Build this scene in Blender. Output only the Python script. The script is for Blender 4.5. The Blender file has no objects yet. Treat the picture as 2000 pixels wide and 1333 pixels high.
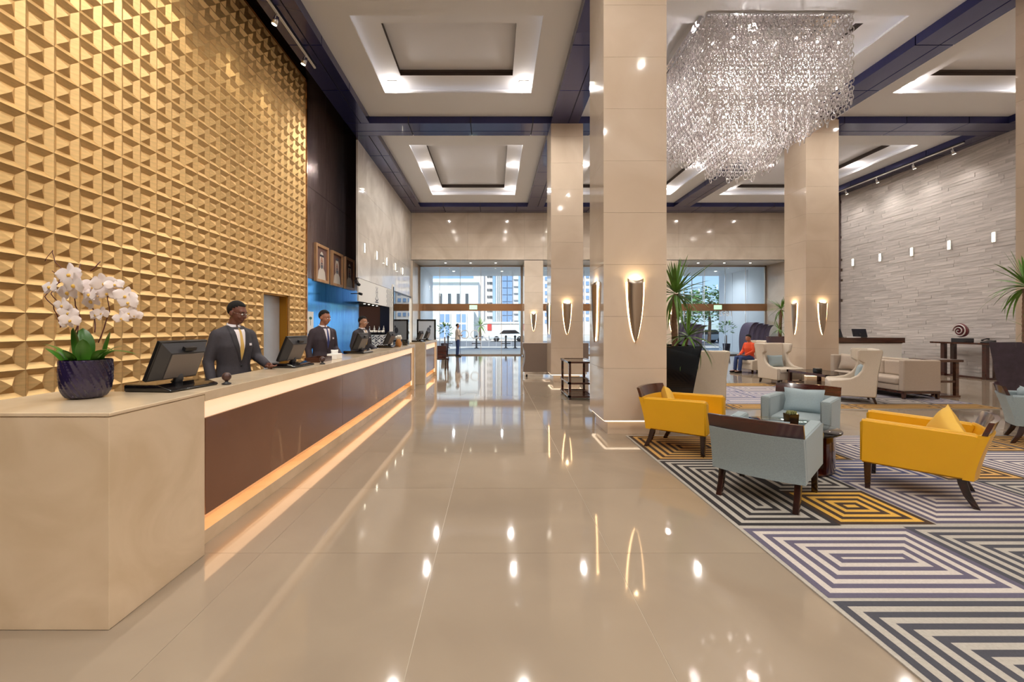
import bpy, bmesh, math, random
from mathutils import Vector, Matrix, Euler
S = bpy.context.scene
COL = S.collection
R = random.Random(11)
PI = math.pi
F, CX, CY, H = 860.0, 964.5, 639.0, 1.6          # focal length and principal point of the 2000x1333 photograph

# ------------------------------------------------------------------ camera, sky, sun, exposure
cd = bpy.data.cameras.new('camera'); cam = bpy.data.objects.new('camera', cd); COL.objects.link(cam)
cam.location = (0, 0, H); cam.rotation_euler = (PI/2, 0, 0)
cd.sensor_width = 36; cd.lens = F/2000*36; cd.shift_x = (1000-CX)/2000; cd.shift_y = (CY-666.5)/2000
cd.clip_start = .05; cd.clip_end = 600
S.camera = cam
S.view_settings.view_transform = 'Standard'; S.view_settings.look = 'None'
S.view_settings.exposure = 0.07; S.view_settings.gamma = 1.0
S.view_settings.use_curve_mapping = False
cy = S.cycles
cy.max_bounces = 7; cy.diffuse_bounces = 4; cy.glossy_bounces = 4; cy.transmission_bounces = 4; cy.transparent_max_bounces = 10
cy.sample_clamp_indirect = 6; cy.caustics_reflective = False; cy.caustics_refractive = False
cy.use_denoising = True; cy.use_light_tree = True
W = bpy.data.worlds.new('sky'); S.world = W; W.use_nodes = True
nt = W.node_tree; nt.nodes.clear()
wo = nt.nodes.new('ShaderNodeOutputWorld'); bg = nt.nodes.new('ShaderNodeBackground'); sk = nt.nodes.new('ShaderNodeTexSky')
sk.sky_type = 'HOSEK_WILKIE'; sk.turbidity = 3.0; sk.ground_albedo = .4
sk.sun_direction = Vector((-.35, -.55, .75)).normalized()
nt.links.new(sk.outputs[0], bg.inputs[0]); nt.links.new(bg.outputs[0], wo.inputs[0]); bg.inputs[1].default_value = 4.2
sl = bpy.data.lights.new('sun', 'SUN'); sun = bpy.data.objects.new('sun', sl); COL.objects.link(sun)
sl.energy = 6.5; sl.angle = .01; sl.color = (1, .96, .88)
sun.rotation_euler = Vector((.35, .55, -.75)).to_track_quat('-Z', 'Y').to_euler()
LAMP = 1.45                                         # one dimmer for the ceiling downlights
CEIL_Z, BEAM_Z = 7.7, 7.5

# ------------------------------------------------------------------ helpers
def px(x, y, Y):                                   # where a pixel of the photograph lies at depth Y
    return Vector(((x-CX)*Y/F, Y, H-(y-CY)*Y/F))

def lin(r, g, b):
    f = lambda c: ((c/255+.055)/1.055)**2.4 if c > 10 else c/255/12.92
    return (f(r), f(g), f(b), 1)

def mat(name, col, rough=.5, metal=0, coat=0, var=0, bump=0, bscale=40, emit=None, estr=0, spec=.5, trans=0, stretch=(1,1,1), vscale=3, ior=1.5, sheen=0, objvar=0, aniso=0):
    m = bpy.data.materials.new(name); m.use_nodes = True
    t = m.node_tree; b = t.nodes['Principled BSDF']
    b.inputs['Base Color'].default_value = col; b.inputs['Roughness'].default_value = rough
    b.inputs['Metallic'].default_value = metal; b.inputs['Coat Weight'].default_value = coat
    b.inputs['Coat Roughness'].default_value = .03
    b.inputs['Specular IOR Level'].default_value = spec; b.inputs['Transmission Weight'].default_value = trans
    b.inputs['IOR'].default_value = ior; b.inputs['Sheen Weight'].default_value = sheen
    if emit: b.inputs['Emission Color'].default_value = emit; b.inputs['Emission Strength'].default_value = estr
    if var or bump:
        tc = t.nodes.new('ShaderNodeTexCoord'); mp = t.nodes.new('ShaderNodeMapping'); mp.inputs['Scale'].default_value = stretch
        t.links.new(tc.outputs['Object'], mp.inputs[0])
    last = None
    if var:
        n = t.nodes.new('ShaderNodeTexNoise'); n.inputs['Scale'].default_value = vscale; n.inputs['Detail'].default_value = 5
        t.links.new(mp.outputs[0], n.inputs['Vector'])
        mr = t.nodes.new('ShaderNodeMapRange'); mr.inputs['From Min'].default_value = .25; mr.inputs['From Max'].default_value = .75
        mr.inputs['To Min'].default_value = 1-var; mr.inputs['To Max'].default_value = 1+var
        t.links.new(n.outputs['Fac'], mr.inputs['Value']); last = mr.outputs[0]
    if objvar:
        oi = t.nodes.new('ShaderNodeObjectInfo'); mo = t.nodes.new('ShaderNodeMapRange')
        mo.inputs['To Min'].default_value = 1-objvar; mo.inputs['To Max'].default_value = 1+objvar
        t.links.new(oi.outputs['Random'], mo.inputs['Value'])
        if last:
            mu = t.nodes.new('ShaderNodeMath'); mu.operation = 'MULTIPLY'
            t.links.new(last, mu.inputs[0]); t.links.new(mo.outputs[0], mu.inputs[1]); last = mu.outputs[0]
        else: last = mo.outputs[0]
    if last:
        vm = t.nodes.new('ShaderNodeVectorMath'); vm.operation = 'SCALE'; vm.inputs[0].default_value = col[:3]
        t.links.new(last, vm.inputs['Scale']); t.links.new(vm.outputs[0], b.inputs['Base Color'])
    if bump:
        n2 = t.nodes.new('ShaderNodeTexNoise'); n2.inputs['Scale'].default_value = bscale; n2.inputs['Detail'].default_value = 3
        t.links.new(mp.outputs[0], n2.inputs['Vector'])
        bp = t.nodes.new('ShaderNodeBump'); bp.inputs['Strength'].default_value = bump; bp.inputs['Distance'].default_value = .01
        t.links.new(n2.outputs['Fac'], bp.inputs['Height']); t.links.new(bp.outputs[0], b.inputs['Normal'])
    return m

def marble(name, c1, c2, rough=.06, scale=1.2, vein=.35, coat=0, spec=.5, objvar=.03):
    m = bpy.data.materials.new(name); m.use_nodes = True
    t = m.node_tree; b = t.nodes['Principled BSDF']
    tc = t.nodes.new('ShaderNodeTexCoord'); mp = t.nodes.new('ShaderNodeMapping'); mp.inputs['Rotation'].default_value = (.4, .6, .5)
    oi = t.nodes.new('ShaderNodeObjectInfo')
    t.links.new(tc.outputs['Object'], mp.inputs[0])
    add = t.nodes.new('ShaderNodeVectorMath'); sc = t.nodes.new('ShaderNodeVectorMath'); sc.operation = 'SCALE'; sc.inputs['Scale'].default_value = 1.7
    t.links.new(oi.outputs['Location'], sc.inputs[0]); t.links.new(mp.outputs[0], add.inputs[0]); t.links.new(sc.outputs[0], add.inputs[1])
    w = t.nodes.new('ShaderNodeTexNoise'); w.inputs['Scale'].default_value = scale; w.inputs['Detail'].default_value = 9; w.inputs['Distortion'].default_value = 1.6
    t.links.new(add.outputs[0], w.inputs['Vector'])
    cr = t.nodes.new('ShaderNodeValToRGB'); e = cr.color_ramp.elements
    e[0].position = .3; e[0].color = c2; e[1].position = .3+vein; e[1].color = c1
    t.links.new(w.outputs['Fac'], cr.inputs[0])
    mo = t.nodes.new('ShaderNodeMapRange'); mo.inputs['To Min'].default_value = 1-objvar; mo.inputs['To Max'].default_value = 1+objvar
    t.links.new(oi.outputs['Random'], mo.inputs['Value'])
    vm = t.nodes.new('ShaderNodeVectorMath'); vm.operation = 'SCALE'
    t.links.new(cr.outputs[0], vm.inputs[0]); t.links.new(mo.outputs[0], vm.inputs['Scale']); t.links.new(vm.outputs[0], b.inputs['Base Color'])
    b.inputs['Roughness'].default_value = rough; b.inputs['Coat Weight'].default_value = coat; b.inputs['Coat Roughness'].default_value = .02
    b.inputs['Specular IOR Level'].default_value = spec
    return m

def wood(name, c1, c2, rough=.25, axis=2, scale=14, coat=.3):
    m = bpy.data.materials.new(name); m.use_nodes = True
    t = m.node_tree; b = t.nodes['Principled BSDF']
    tc = t.nodes.new('ShaderNodeTexCoord'); mp = t.nodes.new('ShaderNodeMapping')
    s = [1, 1, 1]; s[axis] = .08; mp.inputs['Scale'].default_value = s
    t.links.new(tc.outputs['Object'], mp.inputs[0])
    n = t.nodes.new('ShaderNodeTexNoise'); n.inputs['Scale'].default_value = scale; n.inputs['Detail'].default_value = 6; n.inputs['Distortion'].default_value = .6
    t.links.new(mp.outputs[0], n.inputs['Vector'])
    cr = t.nodes.new('ShaderNodeValToRGB'); e = cr.color_ramp.elements
    e[0].position = .35; e[0].color = c1; e[1].position = .65; e[1].color = c2
    t.links.new(n.outputs['Fac'], cr.inputs[0]); t.links.new(cr.outputs[0], b.inputs['Base Color'])
    b.inputs['Roughness'].default_value = rough; b.inputs['Coat Weight'].default_value = coat; b.inputs['Coat Roughness'].default_value = .08
    return m

def glass_mat(name, tint=(.9, .95, 1, 1), refl=1.0):
    m = bpy.data.materials.new(name); m.use_nodes = True
    t = m.node_tree; t.nodes.clear()
    o = t.nodes.new('ShaderNodeOutputMaterial'); mx = t.nodes.new('ShaderNodeMixShader')
    tr = t.nodes.new('ShaderNodeBsdfTransparent'); tr.inputs[0].default_value = tint
    gl = t.nodes.new('ShaderNodeBsdfGlossy'); gl.inputs['Roughness'].default_value = .01; gl.inputs[0].default_value = (refl, refl, refl, 1)
    fr = t.nodes.new('ShaderNodeFresnel'); fr.inputs[0].default_value = 1.5
    t.links.new(fr.outputs[0], mx.inputs[0]); t.links.new(tr.outputs[0], mx.inputs[1]); t.links.new(gl.outputs[0], mx.inputs[2])
    t.links.new(mx.outputs[0], o.inputs[0])
    return m

def emis(name, col, s):
    m = bpy.data.materials.new(name); m.use_nodes = True
    t = m.node_tree; b = t.nodes['Principled BSDF']
    b.inputs['Base Color'].default_value = (.8, .8, .8, 1); b.inputs['Emission Color'].default_value = col; b.inputs['Emission Strength'].default_value = s
    return m

class MB:
    def __init__(s): s.v = []; s.f = []; s.mi = []; s.sm = []; s.wn = False
    def add(s, vs, fs, mi=0, smooth=False, M=None):
        o = len(s.v)
        s.v += [tuple(M @ Vector(p)) if M else tuple(p) for p in vs]
        for f in fs: s.f.append([i+o for i in f]); s.mi.append(mi); s.sm.append(smooth)
        return s
    def box(s, x0, x1, y0, y1, z0, z1, mi=0, M=None):
        vs = [(x0,y0,z0),(x1,y0,z0),(x1,y1,z0),(x0,y1,z0),(x0,y0,z1),(x1,y0,z1),(x1,y1,z1),(x0,y1,z1)]
        return s.add(vs, [(3,2,1,0),(4,5,6,7),(0,1,5,4),(1,2,6,5),(2,3,7,6),(3,0,4,7)], mi, False, M)
    def rbox(s, x0, x1, y0, y1, z0, z1, r=.02, seg=3, mi=0, M=None, taper=None):
        s.wn = True; b = bmesh.new(); bmesh.ops.create_cube(b, size=1)
        for v in b.verts:
            v.co = Vector(((x0+x1)/2+v.co.x*(x1-x0), (y0+y1)/2+v.co.y*(y1-y0), (z0+z1)/2+v.co.z*(z1-z0)))
        bmesh.ops.bevel(b, geom=list(b.edges), offset=r, segments=seg, affect='EDGES', profile=.5, clamp_overlap=True)
        if taper:
            for v in b.verts: v.co = Vector(taper(v.co))
        return s.bm(b, mi, True, M)
    def bm(s, b, mi=0, smooth=True, M=None):
        b.verts.index_update()
        s.add([v.co.copy() for v in b.verts], [[v.index for v in f.verts] for f in b.faces], mi, smooth, M)
        b.free(); return s
    def tube(s, pts, rad, n=8, mi=0, M=None, cap=True, smooth=True, ry=None):
        pts = [Vector(p) for p in pts]; k = len(pts)
        if not hasattr(rad, '__len__'): rad = [rad]*k
        vs = []; up = None
        for i, p in enumerate(pts):
            d = (pts[min(i+1, k-1)]-pts[max(i-1, 0)])
            d = d.normalized() if d.length > 1e-9 else Vector((0,0,1))
            if up is None:
                up = Vector((0,1,0)) if abs(d.y) < .9 else Vector((1,0,0))
            a = d.cross(up)
            if a.length < 1e-6: a = d.cross(Vector((1,0,0)))
            a.normalize(); up2 = a.cross(d).normalized(); up = up2
            r = rad[i]; r2 = (ry[i] if ry else r)
            for j in range(n):
                t = 2*PI*j/n
                vs.append(p+a*(math.cos(t)*r)+up2*(math.sin(t)*r2))
        fs = []
        for i in range(k-1):
            for j in range(n): fs.append((i*n+j, i*n+(j+1) % n, (i+1)*n+(j+1) % n, (i+1)*n+j))
        if cap: fs.append(tuple(range(n-1, -1, -1))); fs.append(tuple((k-1)*n+j for j in range(n)))
        return s.add(vs, [f[::-1] for f in fs], mi, smooth, M)
    def lathe(s, prof, n=24, mi=0, M=None, smooth=True, sx=1, sy=1):
        vs = []; fs = []
        for r, z in prof:
            for j in range(n):
                t = 2*PI*j/n; vs.append((r*math.cos(t)*sx, r*math.sin(t)*sy, z))
        for i in range(len(prof)-1):
            for j in range(n): fs.append((i*n+j, i*n+(j+1) % n, (i+1)*n+(j+1) % n, (i+1)*n+j))
        fs.append(tuple(range(n-1, -1, -1))); fs.append(tuple((len(prof)-1)*n+j for j in range(n)))
        return s.add(vs, fs, mi, smooth, M)
    def prism(s, poly, a, b, axis='x', mi=0, M=None, r=0, seg=2):
        s.wn = s.wn or bool(r); bm = bmesh.new()
        def P(u, v, w): return {'x': (w, u, v), 'y': (u, w, v), 'z': (u, v, w)}[axis]
        lo = [bm.verts.new(P(u, v, a)) for u, v in poly]; hi = [bm.verts.new(P(u, v, b)) for u, v in poly]
        n = len(poly)
        bm.faces.new(lo); bm.faces.new(hi[::-1])
        for i in range(n): bm.faces.new((lo[i], hi[i], hi[(i+1) % n], lo[(i+1) % n]))
        bmesh.ops.recalc_face_normals(bm, faces=list(bm.faces))
        if r:
            ed = [e for e in bm.edges if len(e.link_faces) == 2 and e.calc_face_angle(0) > .5]
            bmesh.ops.bevel(bm, geom=ed, offset=r, segments=seg, affect='EDGES', clamp_overlap=True)
        bmesh.ops.triangulate(bm, faces=[f for f in bm.faces if len(f.verts) > 4])
        return s.bm(bm, mi, bool(r), M)
    def pillow(s, w, h, t, n=8, mi=0, M=None):      # soft square cushion in the local XZ plane
        for sg in (1, -1):
            vs = []; fs = []
            for i in range(n+1):
                for j in range(n+1):
                    u = -1+2*i/n; v = -1+2*j/n
                    k = 1-.10*(1-abs(u*v))*max(abs(u), abs(v))**2
                    d = ((1-u**4)*(1-v**4))**.55
                    vs.append((u*w/2*k, sg*t/2*d, v*h/2*k))
            for i in range(n):
                for j in range(n):
                    q = (i*(n+1)+j, (i+1)*(n+1)+j, (i+1)*(n+1)+j+1, i*(n+1)+j+1)
                    fs.append(q if sg < 0 else q[::-1])
            s.add(vs, fs, mi, True, M)
        return s
    def sphere(s, c, r, n=12, k=8, mi=0, sc=(1,1,1), M=None):
        b = bmesh.new(); bmesh.ops.create_uvsphere(b, u_segments=n, v_segments=k, radius=r)
        for v in b.verts: v.co = Vector((c[0]+v.co.x*sc[0], c[1]+v.co.y*sc[1], c[2]+v.co.z*sc[2]))
        return s.bm(b, mi, True, M)
    def mesh(s, name):
        me = bpy.data.meshes.new(name); me.from_pydata(s.v, [], s.f)
        me.polygons.foreach_set('material_index', s.mi); me.polygons.foreach_set('use_smooth', s.sm)
        me.update(); return me
    def build(s, name, mats, parent=None, loc=None, rot=None, sharp=None):
        me = s.mesh(name)
        for m in (mats if isinstance(mats, (list, tuple)) else [mats]): me.materials.append(m)
        if sharp is not None: me.set_sharp_from_angle(angle=sharp)
        o = place(name, me, parent, loc, rot)
        if s.wn: w_ = o.modifiers.new('w', 'WEIGHTED_NORMAL'); w_.mode = 'FACE_AREA'; w_.weight = 80
        return o

def place(name, me, parent=None, loc=None, rot=None):
    o = bpy.data.objects.new(name, me); COL.objects.link(o)
    if parent: o.parent = parent
    if loc is not None: o.location = loc
    if rot is not None: o.rotation_euler = rot
    return o

def tag(o, label=None, cat=None, group=None, kind=None):
    if label: o['label'] = label
    if cat: o['category'] = cat
    if group: o['group'] = group
    if kind: o['kind'] = kind
    return o

def thing(name, label, cat, loc=(0,0,0), rz=0, group=None):
    o = bpy.data.objects.new(name, None); COL.objects.link(o); o.empty_display_size = .1
    o.location = loc; o.rotation_euler = (0, 0, rz)
    return tag(o, label, cat, group)

def struct(name, label=None):
    o = bpy.data.objects.new(name, None); COL.objects.link(o); o.empty_display_size = .1
    return tag(o, label, None, None, 'structure')

def kids(o): return [c for c in bpy.data.objects if c.parent == o]
def copy_tree(o, loc=None, rz=None, label=None, group=None, parent=None, nolights=False):
    c = o.copy(); COL.objects.link(c)
    if parent: c.parent = parent
    if loc is not None: c.location = loc
    if rz is not None: c.rotation_euler = (0, 0, rz)
    if label: c['label'] = label
    if group: c['group'] = group
    for ch in list(o.children):
        if not (nolights and ch.type == 'LIGHT'): copy_tree(ch, parent=c)
    return c

def shape_mesh(build, voxel=.012, smooth=6):
    """One continuous skin out of overlapping volumes (voxel remesh, then smoothed)."""
    me = build.mesh('tmp'); ob = bpy.data.objects.new('tmp', me); COL.objects.link(ob)
    r = ob.modifiers.new('r', 'REMESH'); r.mode = 'VOXEL'; r.voxel_size = voxel; r.use_smooth_shade = True
    if smooth:
        k = ob.modifiers.new('s', 'SMOOTH'); k.factor = .5; k.iterations = smooth
    dg = bpy.context.evaluated_depsgraph_get()
    out = bpy.data.meshes.new_from_object(ob.evaluated_get(dg))
    bpy.data.objects.remove(ob); bpy.data.meshes.remove(me)
    out.polygons.foreach_set('use_smooth', [True]*len(out.polygons))
    return out

def text_mesh(txt, size, m, parent, loc, rot, name='lettering', extrude=.004, align='CENTER'):
    c = bpy.data.curves.new('t', 'FONT'); c.body = txt; c.size = size; c.extrude = extrude; c.align_x = align; c.align_y = 'CENTER'; c.resolution_u = 3
    ob = bpy.data.objects.new('t', c); COL.objects.link(ob)
    me = bpy.data.meshes.new_from_object(ob.evaluated_get(bpy.context.evaluated_depsgraph_get()))
    bpy.data.objects.remove(ob); bpy.data.curves.remove(c)
    me.materials.clear(); me.materials.append(m)
    return place(name, me, parent, loc, rot)

def spot(loc, power, size=95, blend=.8, rad=.06, col=(1, .86, .68), aim=None, parent=None):
    l = bpy.data.lights.new('lamp', 'SPOT'); l.energy = power; l.spot_size = math.radians(size); l.spot_blend = blend; l.shadow_soft_size = rad; l.color = col
    o = bpy.data.objects.new('lamp', l); COL.objects.link(o); o.location = loc
    if aim is not None: o.rotation_euler = (Vector(aim)-Vector(loc)).to_track_quat('-Z', 'Y').to_euler()
    if parent: o.parent = parent
    return o

# ------------------------------------------------------------------ materials
M = {}
M['floor'] = marble('floor_stone', lin(158,142,123), lin(149,133,115), rough=.055, scale=.8, vein=.4, objvar=.015)
M['grout'] = mat('grout', lin(200,186,166), .5)
M['col'] = marble('beige_marble', lin(216,198,178), lin(204,184,162), rough=.06, scale=.7, vein=.4, objvar=.012)
M['wallm'] = marble('white_marble', lin(232,226,218), lin(206,198,190), rough=.04, scale=.8, vein=.4)
M['head'] = marble('grey_beige_marble', lin(226,212,196), lin(206,190,172), rough=.09, scale=.6, vein=.4)
M['counter'] = marble('counter_marble', lin(222,202,174), lin(204,182,152), rough=.16, scale=1.6, vein=.4)
M['joint'] = mat('joint', lin(120,104,88), .6)
M['ceil'] = mat('ceiling_paint', lin(234,236,242), .7)
M['ceil2'] = mat('ceiling_inner_paint', lin(232,234,242), .7)
M['vent'] = mat('dark_vent', lin(62,50,46), .5)
M['beam'] = mat('beam_lacquer', lin(50,54,104), .2, metal=.45, coat=.3)
M['beamgap'] = mat('beam_gap', lin(12,10,12), .6)
M['dark'] = mat('black_recess', lin(16,12,12), .7)
M['wood'] = wood('dark_wall_veneer', lin(122,104,104), lin(150,132,132), rough=.2, axis=2, coat=.0)
M['wood'].node_tree.nodes['Principled BSDF'].inputs['Metallic'].default_value = .6
M['blue_reflection'] = wood('veneer_painted_reflection', lin(40,150,240), lin(76,184,255), rough=.16, axis=2, coat=.0)  # blue reflection of the entrance glazing painted into the base colour
M['blue_reflection'].node_tree.nodes['Principled BSDF'].inputs['Metallic'].default_value = .9
M['wine'] = wood('red_brown_wood', lin(44,14,9), lin(74,26,15), rough=.16, axis=0, coat=.6)
M['walnut'] = wood('walnut', lin(58,34,26), lin(86,52,38), rough=.25, axis=0, coat=.4)
M['legwood'] = wood('leg_wood', lin(26,14,10), lin(60,28,18), rough=.2, axis=2, coat=.5)
M['black'] = mat('black_plastic', lin(20,20,23), .35)
M['gloss_black'] = mat('gloss_black', lin(10,9,14), .12, coat=.4)
M['dgrey'] = mat('dark_grey_plastic', lin(48,48,52), .4)
M['grey'] = mat('grey_plastic', lin(120,112,108), .45)
M['chrome'] = mat('chrome', (.8,.8,.82,1), .12, metal=1)
M['steel'] = mat('brushed_steel', lin(178,164,150), .28, metal=1)
M['bronze'] = mat('bronze_metal', lin(176,140,110), .18, metal=1)
M['white'] = mat('white_paint', lin(238,236,232), .5)
M['paper'] = mat('white_paper', lin(245,244,240), .6)
M['yellow'] = mat('yellow_leather', lin(222,164,24), .38, var=.03, bump=.06, bscale=160)
M['yellowc'] = mat('yellow_cushion_fabric', lin(224,178,72), .7, bump=.2, bscale=220)
M['bluegrey'] = mat('blue_grey_weave', lin(146,160,164), .85, var=.14, vscale=120, bump=.35, bscale=260, sheen=.2)
M['bluecush'] = mat('pale_blue_cushion_fabric', lin(152,168,174), .85, var=.06, vscale=90, bump=.2, bscale=240, sheen=.2)
M['cream'] = mat('cream_upholstery', lin(212,199,182), .75, var=.04, vscale=60, bump=.12, bscale=200)
M['taupe'] = mat('taupe_upholstery', lin(190,174,158), .8, var=.05, vscale=60, bump=.12, bscale=200)
M['glass'] = glass_mat('clear_glass', (.90,.95,.985,1))
M['tglass'] = glass_mat('table_glass', (.82,.9,.88,1))
M['warm'] = emis('warm_led', (1, .62, .30, 1), 14)
M['cove'] = emis('counter_led', (1, .58, .30, 1), 7)
M['diffuser'] = emis('counter_diffuser', (1, .62, .34, 1), .75)
M['plinthled'] = emis('plinth_led', (1, .78, .55, 1), 2.2)
M['lamp'] = emis('downlight_lens', (1, .92, .70, 1), 14)
M['bulb'] = emis('chandelier_bulb', (1, .90, .82, 1), 22)
M['cove_fill'] = emis('added_coffer_fill', (1, .88, .80, 1), 1.0)  # added strip glow that brightens the coffers
M['leaf'] = mat('palm_leaf', lin(104,146,64), .4, var=.25, vscale=6, objvar=.3)
M['leafd'] = mat('orchid_leaf', lin(60,112,30), .3, var=.2, vscale=8, objvar=.2)
M['trunk'] = mat('palm_trunk', lin(128,96,74), .8, var=.3, vscale=30, bump=.5, bscale=60)
M['soil'] = mat('soil', lin(58,40,30), .95, var=.3, vscale=60)
M['planter'] = mat('black_planter', lin(14,12,18), .18, var=.2, vscale=5, coat=.4)
M['planter2'] = mat('dark_stone_planter', lin(58,46,58), .45, var=.35, vscale=9, bump=.4, bscale=14)
M['screen'] = mat('dark_screen', lin(18,22,34), .1)

# ------------------------------------------------------------------ floor
floor = struct('floor', 'glossy cream stone floor of the lobby with thin pale joints')
g = MB(); g.box(-5.4, 16.3, -4.2, 25, -.25, -.0025); g.build('grout_bed', M['grout'], floor)
TW, TD = 1.2345, 1.25
tile = MB().box(-TW/2+.0016, TW/2-.0016, -TD/2+.0016, TD/2-.0016, -.03, 0).mesh('floor_tile'); tile.materials.append(M['floor'])
spots_, rest = [], []
for i in range(-4, 14):
    for j in range(-6, 18):
        x = -.407+TW*(i+.5); y = 3.113+TD*(j+.5)
        if x < -5.2-.3 or x > 16.2: continue
        v = y > 1.2 and -1.05*y-.6 < x < 1.25*y+.6
        (spots_ if v else rest).append((y, x))
spots_.sort()
for y, x in spots_[:295]: place('floor_tile', tile, floor, (x, y, 0))
m = MB()
for y, x in rest+spots_[295:]: m.box(x-TW/2+.0016, x+TW/2-.0016, y-TD/2+.0016, y+TD/2-.0016, -.03, 0)
tag(m.build('outer_tiles', M['floor'], floor), kind='stuff')

# ------------------------------------------------------------------ ceiling: coffers between lacquered beams
ceiling = struct('ceiling', 'pale coffered lobby ceiling between dark lacquered beams')
c = MB(); c.box(-5.6, 16.6, -4.4, 23.2, 8.75, 9.0); c.build('roof_slab', M['dark'], ceiling)
XB = [(-4.28, -3.60), (1.65, 2.45), (8.82, 9.62), (14.9, 15.57)]
YB = [(-4.2, -3.4), (.45, 1.25), (6.5, 7.44), (12.75, 13.57), (21.6, 22.75)]
def rect_ring(mb, a, b, z, mi=0):                   # flat ring from rectangle a out of rectangle b (facing down)
    (ax0, ax1, ay0, ay1), (bx0, bx1, by0, by1) = a, b
    for q in (((ax0,ay0),(ax1,ay0),(bx1,by0),(bx0,by0)), ((ax1,ay0),(ax1,ay1),(bx1,by1),(bx1,by0)),
              ((ax1,ay1),(ax0,ay1),(bx0,by1),(bx1,by1)), ((ax0,ay1),(ax0,ay0),(bx0,by0),(bx0,by1))):
        mb.add([(x, y, z) for x, y in q], [(3,2,1,0)], mi)
def ring_wall(mb, a, z0, z1, mi=0):                 # vertical step facing inward
    x0, x1, y0, y1 = a; P = [(x0,y0),(x1,y0),(x1,y1),(x0,y1)]
    for k in range(4):
        p, q = P[k], P[(k+1) % 4]
        mb.add([(p[0],p[1],z0),(q[0],q[1],z0),(q[0],q[1],z1),(p[0],p[1],z1)], [(3,2,1,0)], mi)
lampmesh = MB().box(-.085,.085,-.085,.085,-.012,.0).mesh('lens'); lampmesh.materials.append(M['lamp'])
fr = MB()
for a in (-1, 1):
    fr.box(-.12,.12, a*.103-.017, a*.103+.017, -.016, 0); fr.box(a*.103-.017, a*.103+.017, -.086,.086, -.016, 0)
framemesh = fr.mesh('frame'); framemesh.materials.append(M['white'])
colname = ['left', 'middle', 'right']; rowname = ['behind the camera', 'above the camera', 'in front', 'at the entrance']
dl = [0]
for bi in range(3):
    for bj in range(4):
        x0, x1 = XB[bi][1], XB[bi+1][0]; y0, y1 = YB[bj][1], YB[bj+1][0]
        A = (x0, x1, y0, y1); by = 1.18 if y1-y0 > 5 else .95
        B = (x0+.77, x1-.68, y0+by, y1-by-.1); C_ = (B[0]+.5, B[1]-.5, B[2]+.48, B[3]-.48)
        Bx = (B[0]-.18, B[1]+.18, B[2]-.18, B[3]+.18)   # added trough hiding a fill strip behind the lower ring
        cf = MB(); rect_ring(cf, A, B, CEIL_Z); ring_wall(cf, B, CEIL_Z, CEIL_Z+.04); rect_ring(cf, Bx, C_, 7.88); ring_wall(cf, Bx, CEIL_Z+.005, 7.88)
        cf.build('coffer_border', M['ceil'], ceiling)
        MB().add([(C_[0]-.03,C_[2]-.03,8.03),(C_[1]+.03,C_[2]-.03,8.03),(C_[1]+.03,C_[3]+.03,8.03),(C_[0]-.03,C_[3]+.03,8.03)], [(3,2,1,0)]).build('coffer_panel', M['ceil2'], ceiling)
        cs = MB(); cs.box(B[0]-.12, B[0]-.09, B[2]-.1, B[3]+.1, 7.71, 7.725); cs.box(B[1]+.09, B[1]+.12, B[2]-.1, B[3]+.1, 7.71, 7.725)
        cs.box(B[0]-.1, B[1]+.1, B[2]-.12, B[2]-.09, 7.71, 7.725); cs.box(B[0]-.1, B[1]+.1, B[3]+.09, B[3]+.12, 7.71, 7.725)
        cs.build('added_cove_glow', M['cove_fill'], ceiling)
        sv = MB()
        for k in range(4):
            za = 7.88+.0375*k
            ring_wall(sv, (C_[0]-.012*(k % 2), C_[1]+.012*(k % 2), C_[2]-.012*(k % 2), C_[3]+.012*(k % 2)), za, za+.0375)
        sv.build('slot_vent', M['vent'], ceiling)
        ny = 4 if y1-y0 > 7 else 2
        ys = [B[3]-.25-(B[3]-B[2]-.5)*k/(ny-1) for k in range(ny)]
        if bj == 3: ys = [19.95, 17.05, 14.75]
        if bj == 2: ys = [11.33, 8.15]
        for k, yy in enumerate(ys):
            for s in (0, 1):
                xx = B[0]+.24 if s == 0 else B[1]-.24
                if bi == 0 and bj >= 2: xx = -2.6 if s == 0 else .77
                dl[0] += 1
                vis = bj >= 2
                t = thing('downlight', 'square recessed downlight, %s ceiling bay %s, %s row from the entrance, %s side' % (colname[bi], rowname[bj], ['first', 'second', 'third', 'fourth'][k], ['left', 'right'][s]), 'downlight', (xx, yy, 7.88), 0, 'recessed ceiling downlights')
                place('frame', framemesh, t); place('lens', lampmesh, t)
                spot((0, 0, -.14), 230*LAMP*(1.25 if ny == 2 else 1)*((1.0, .55, .85, .7), (.35, .10, .44, 1.05), (.45, .45, .50, .42))[bi][bj], 155, .9, .035, (1, .955, .89), parent=t)
                if bj > 0:                              # added fill light under each lens to brighten the ceiling
                    l = bpy.data.lights.new('ceiling_fill', 'POINT'); l.energy = 14*LAMP*(.6 if bj == 3 else 1); l.shadow_soft_size = .03; l.color = (1, .90, .82)
                    o = bpy.data.objects.new('ceiling_fill', l); COL.objects.link(o); o.parent = t; o.location = (0, 0, -.12)
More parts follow.
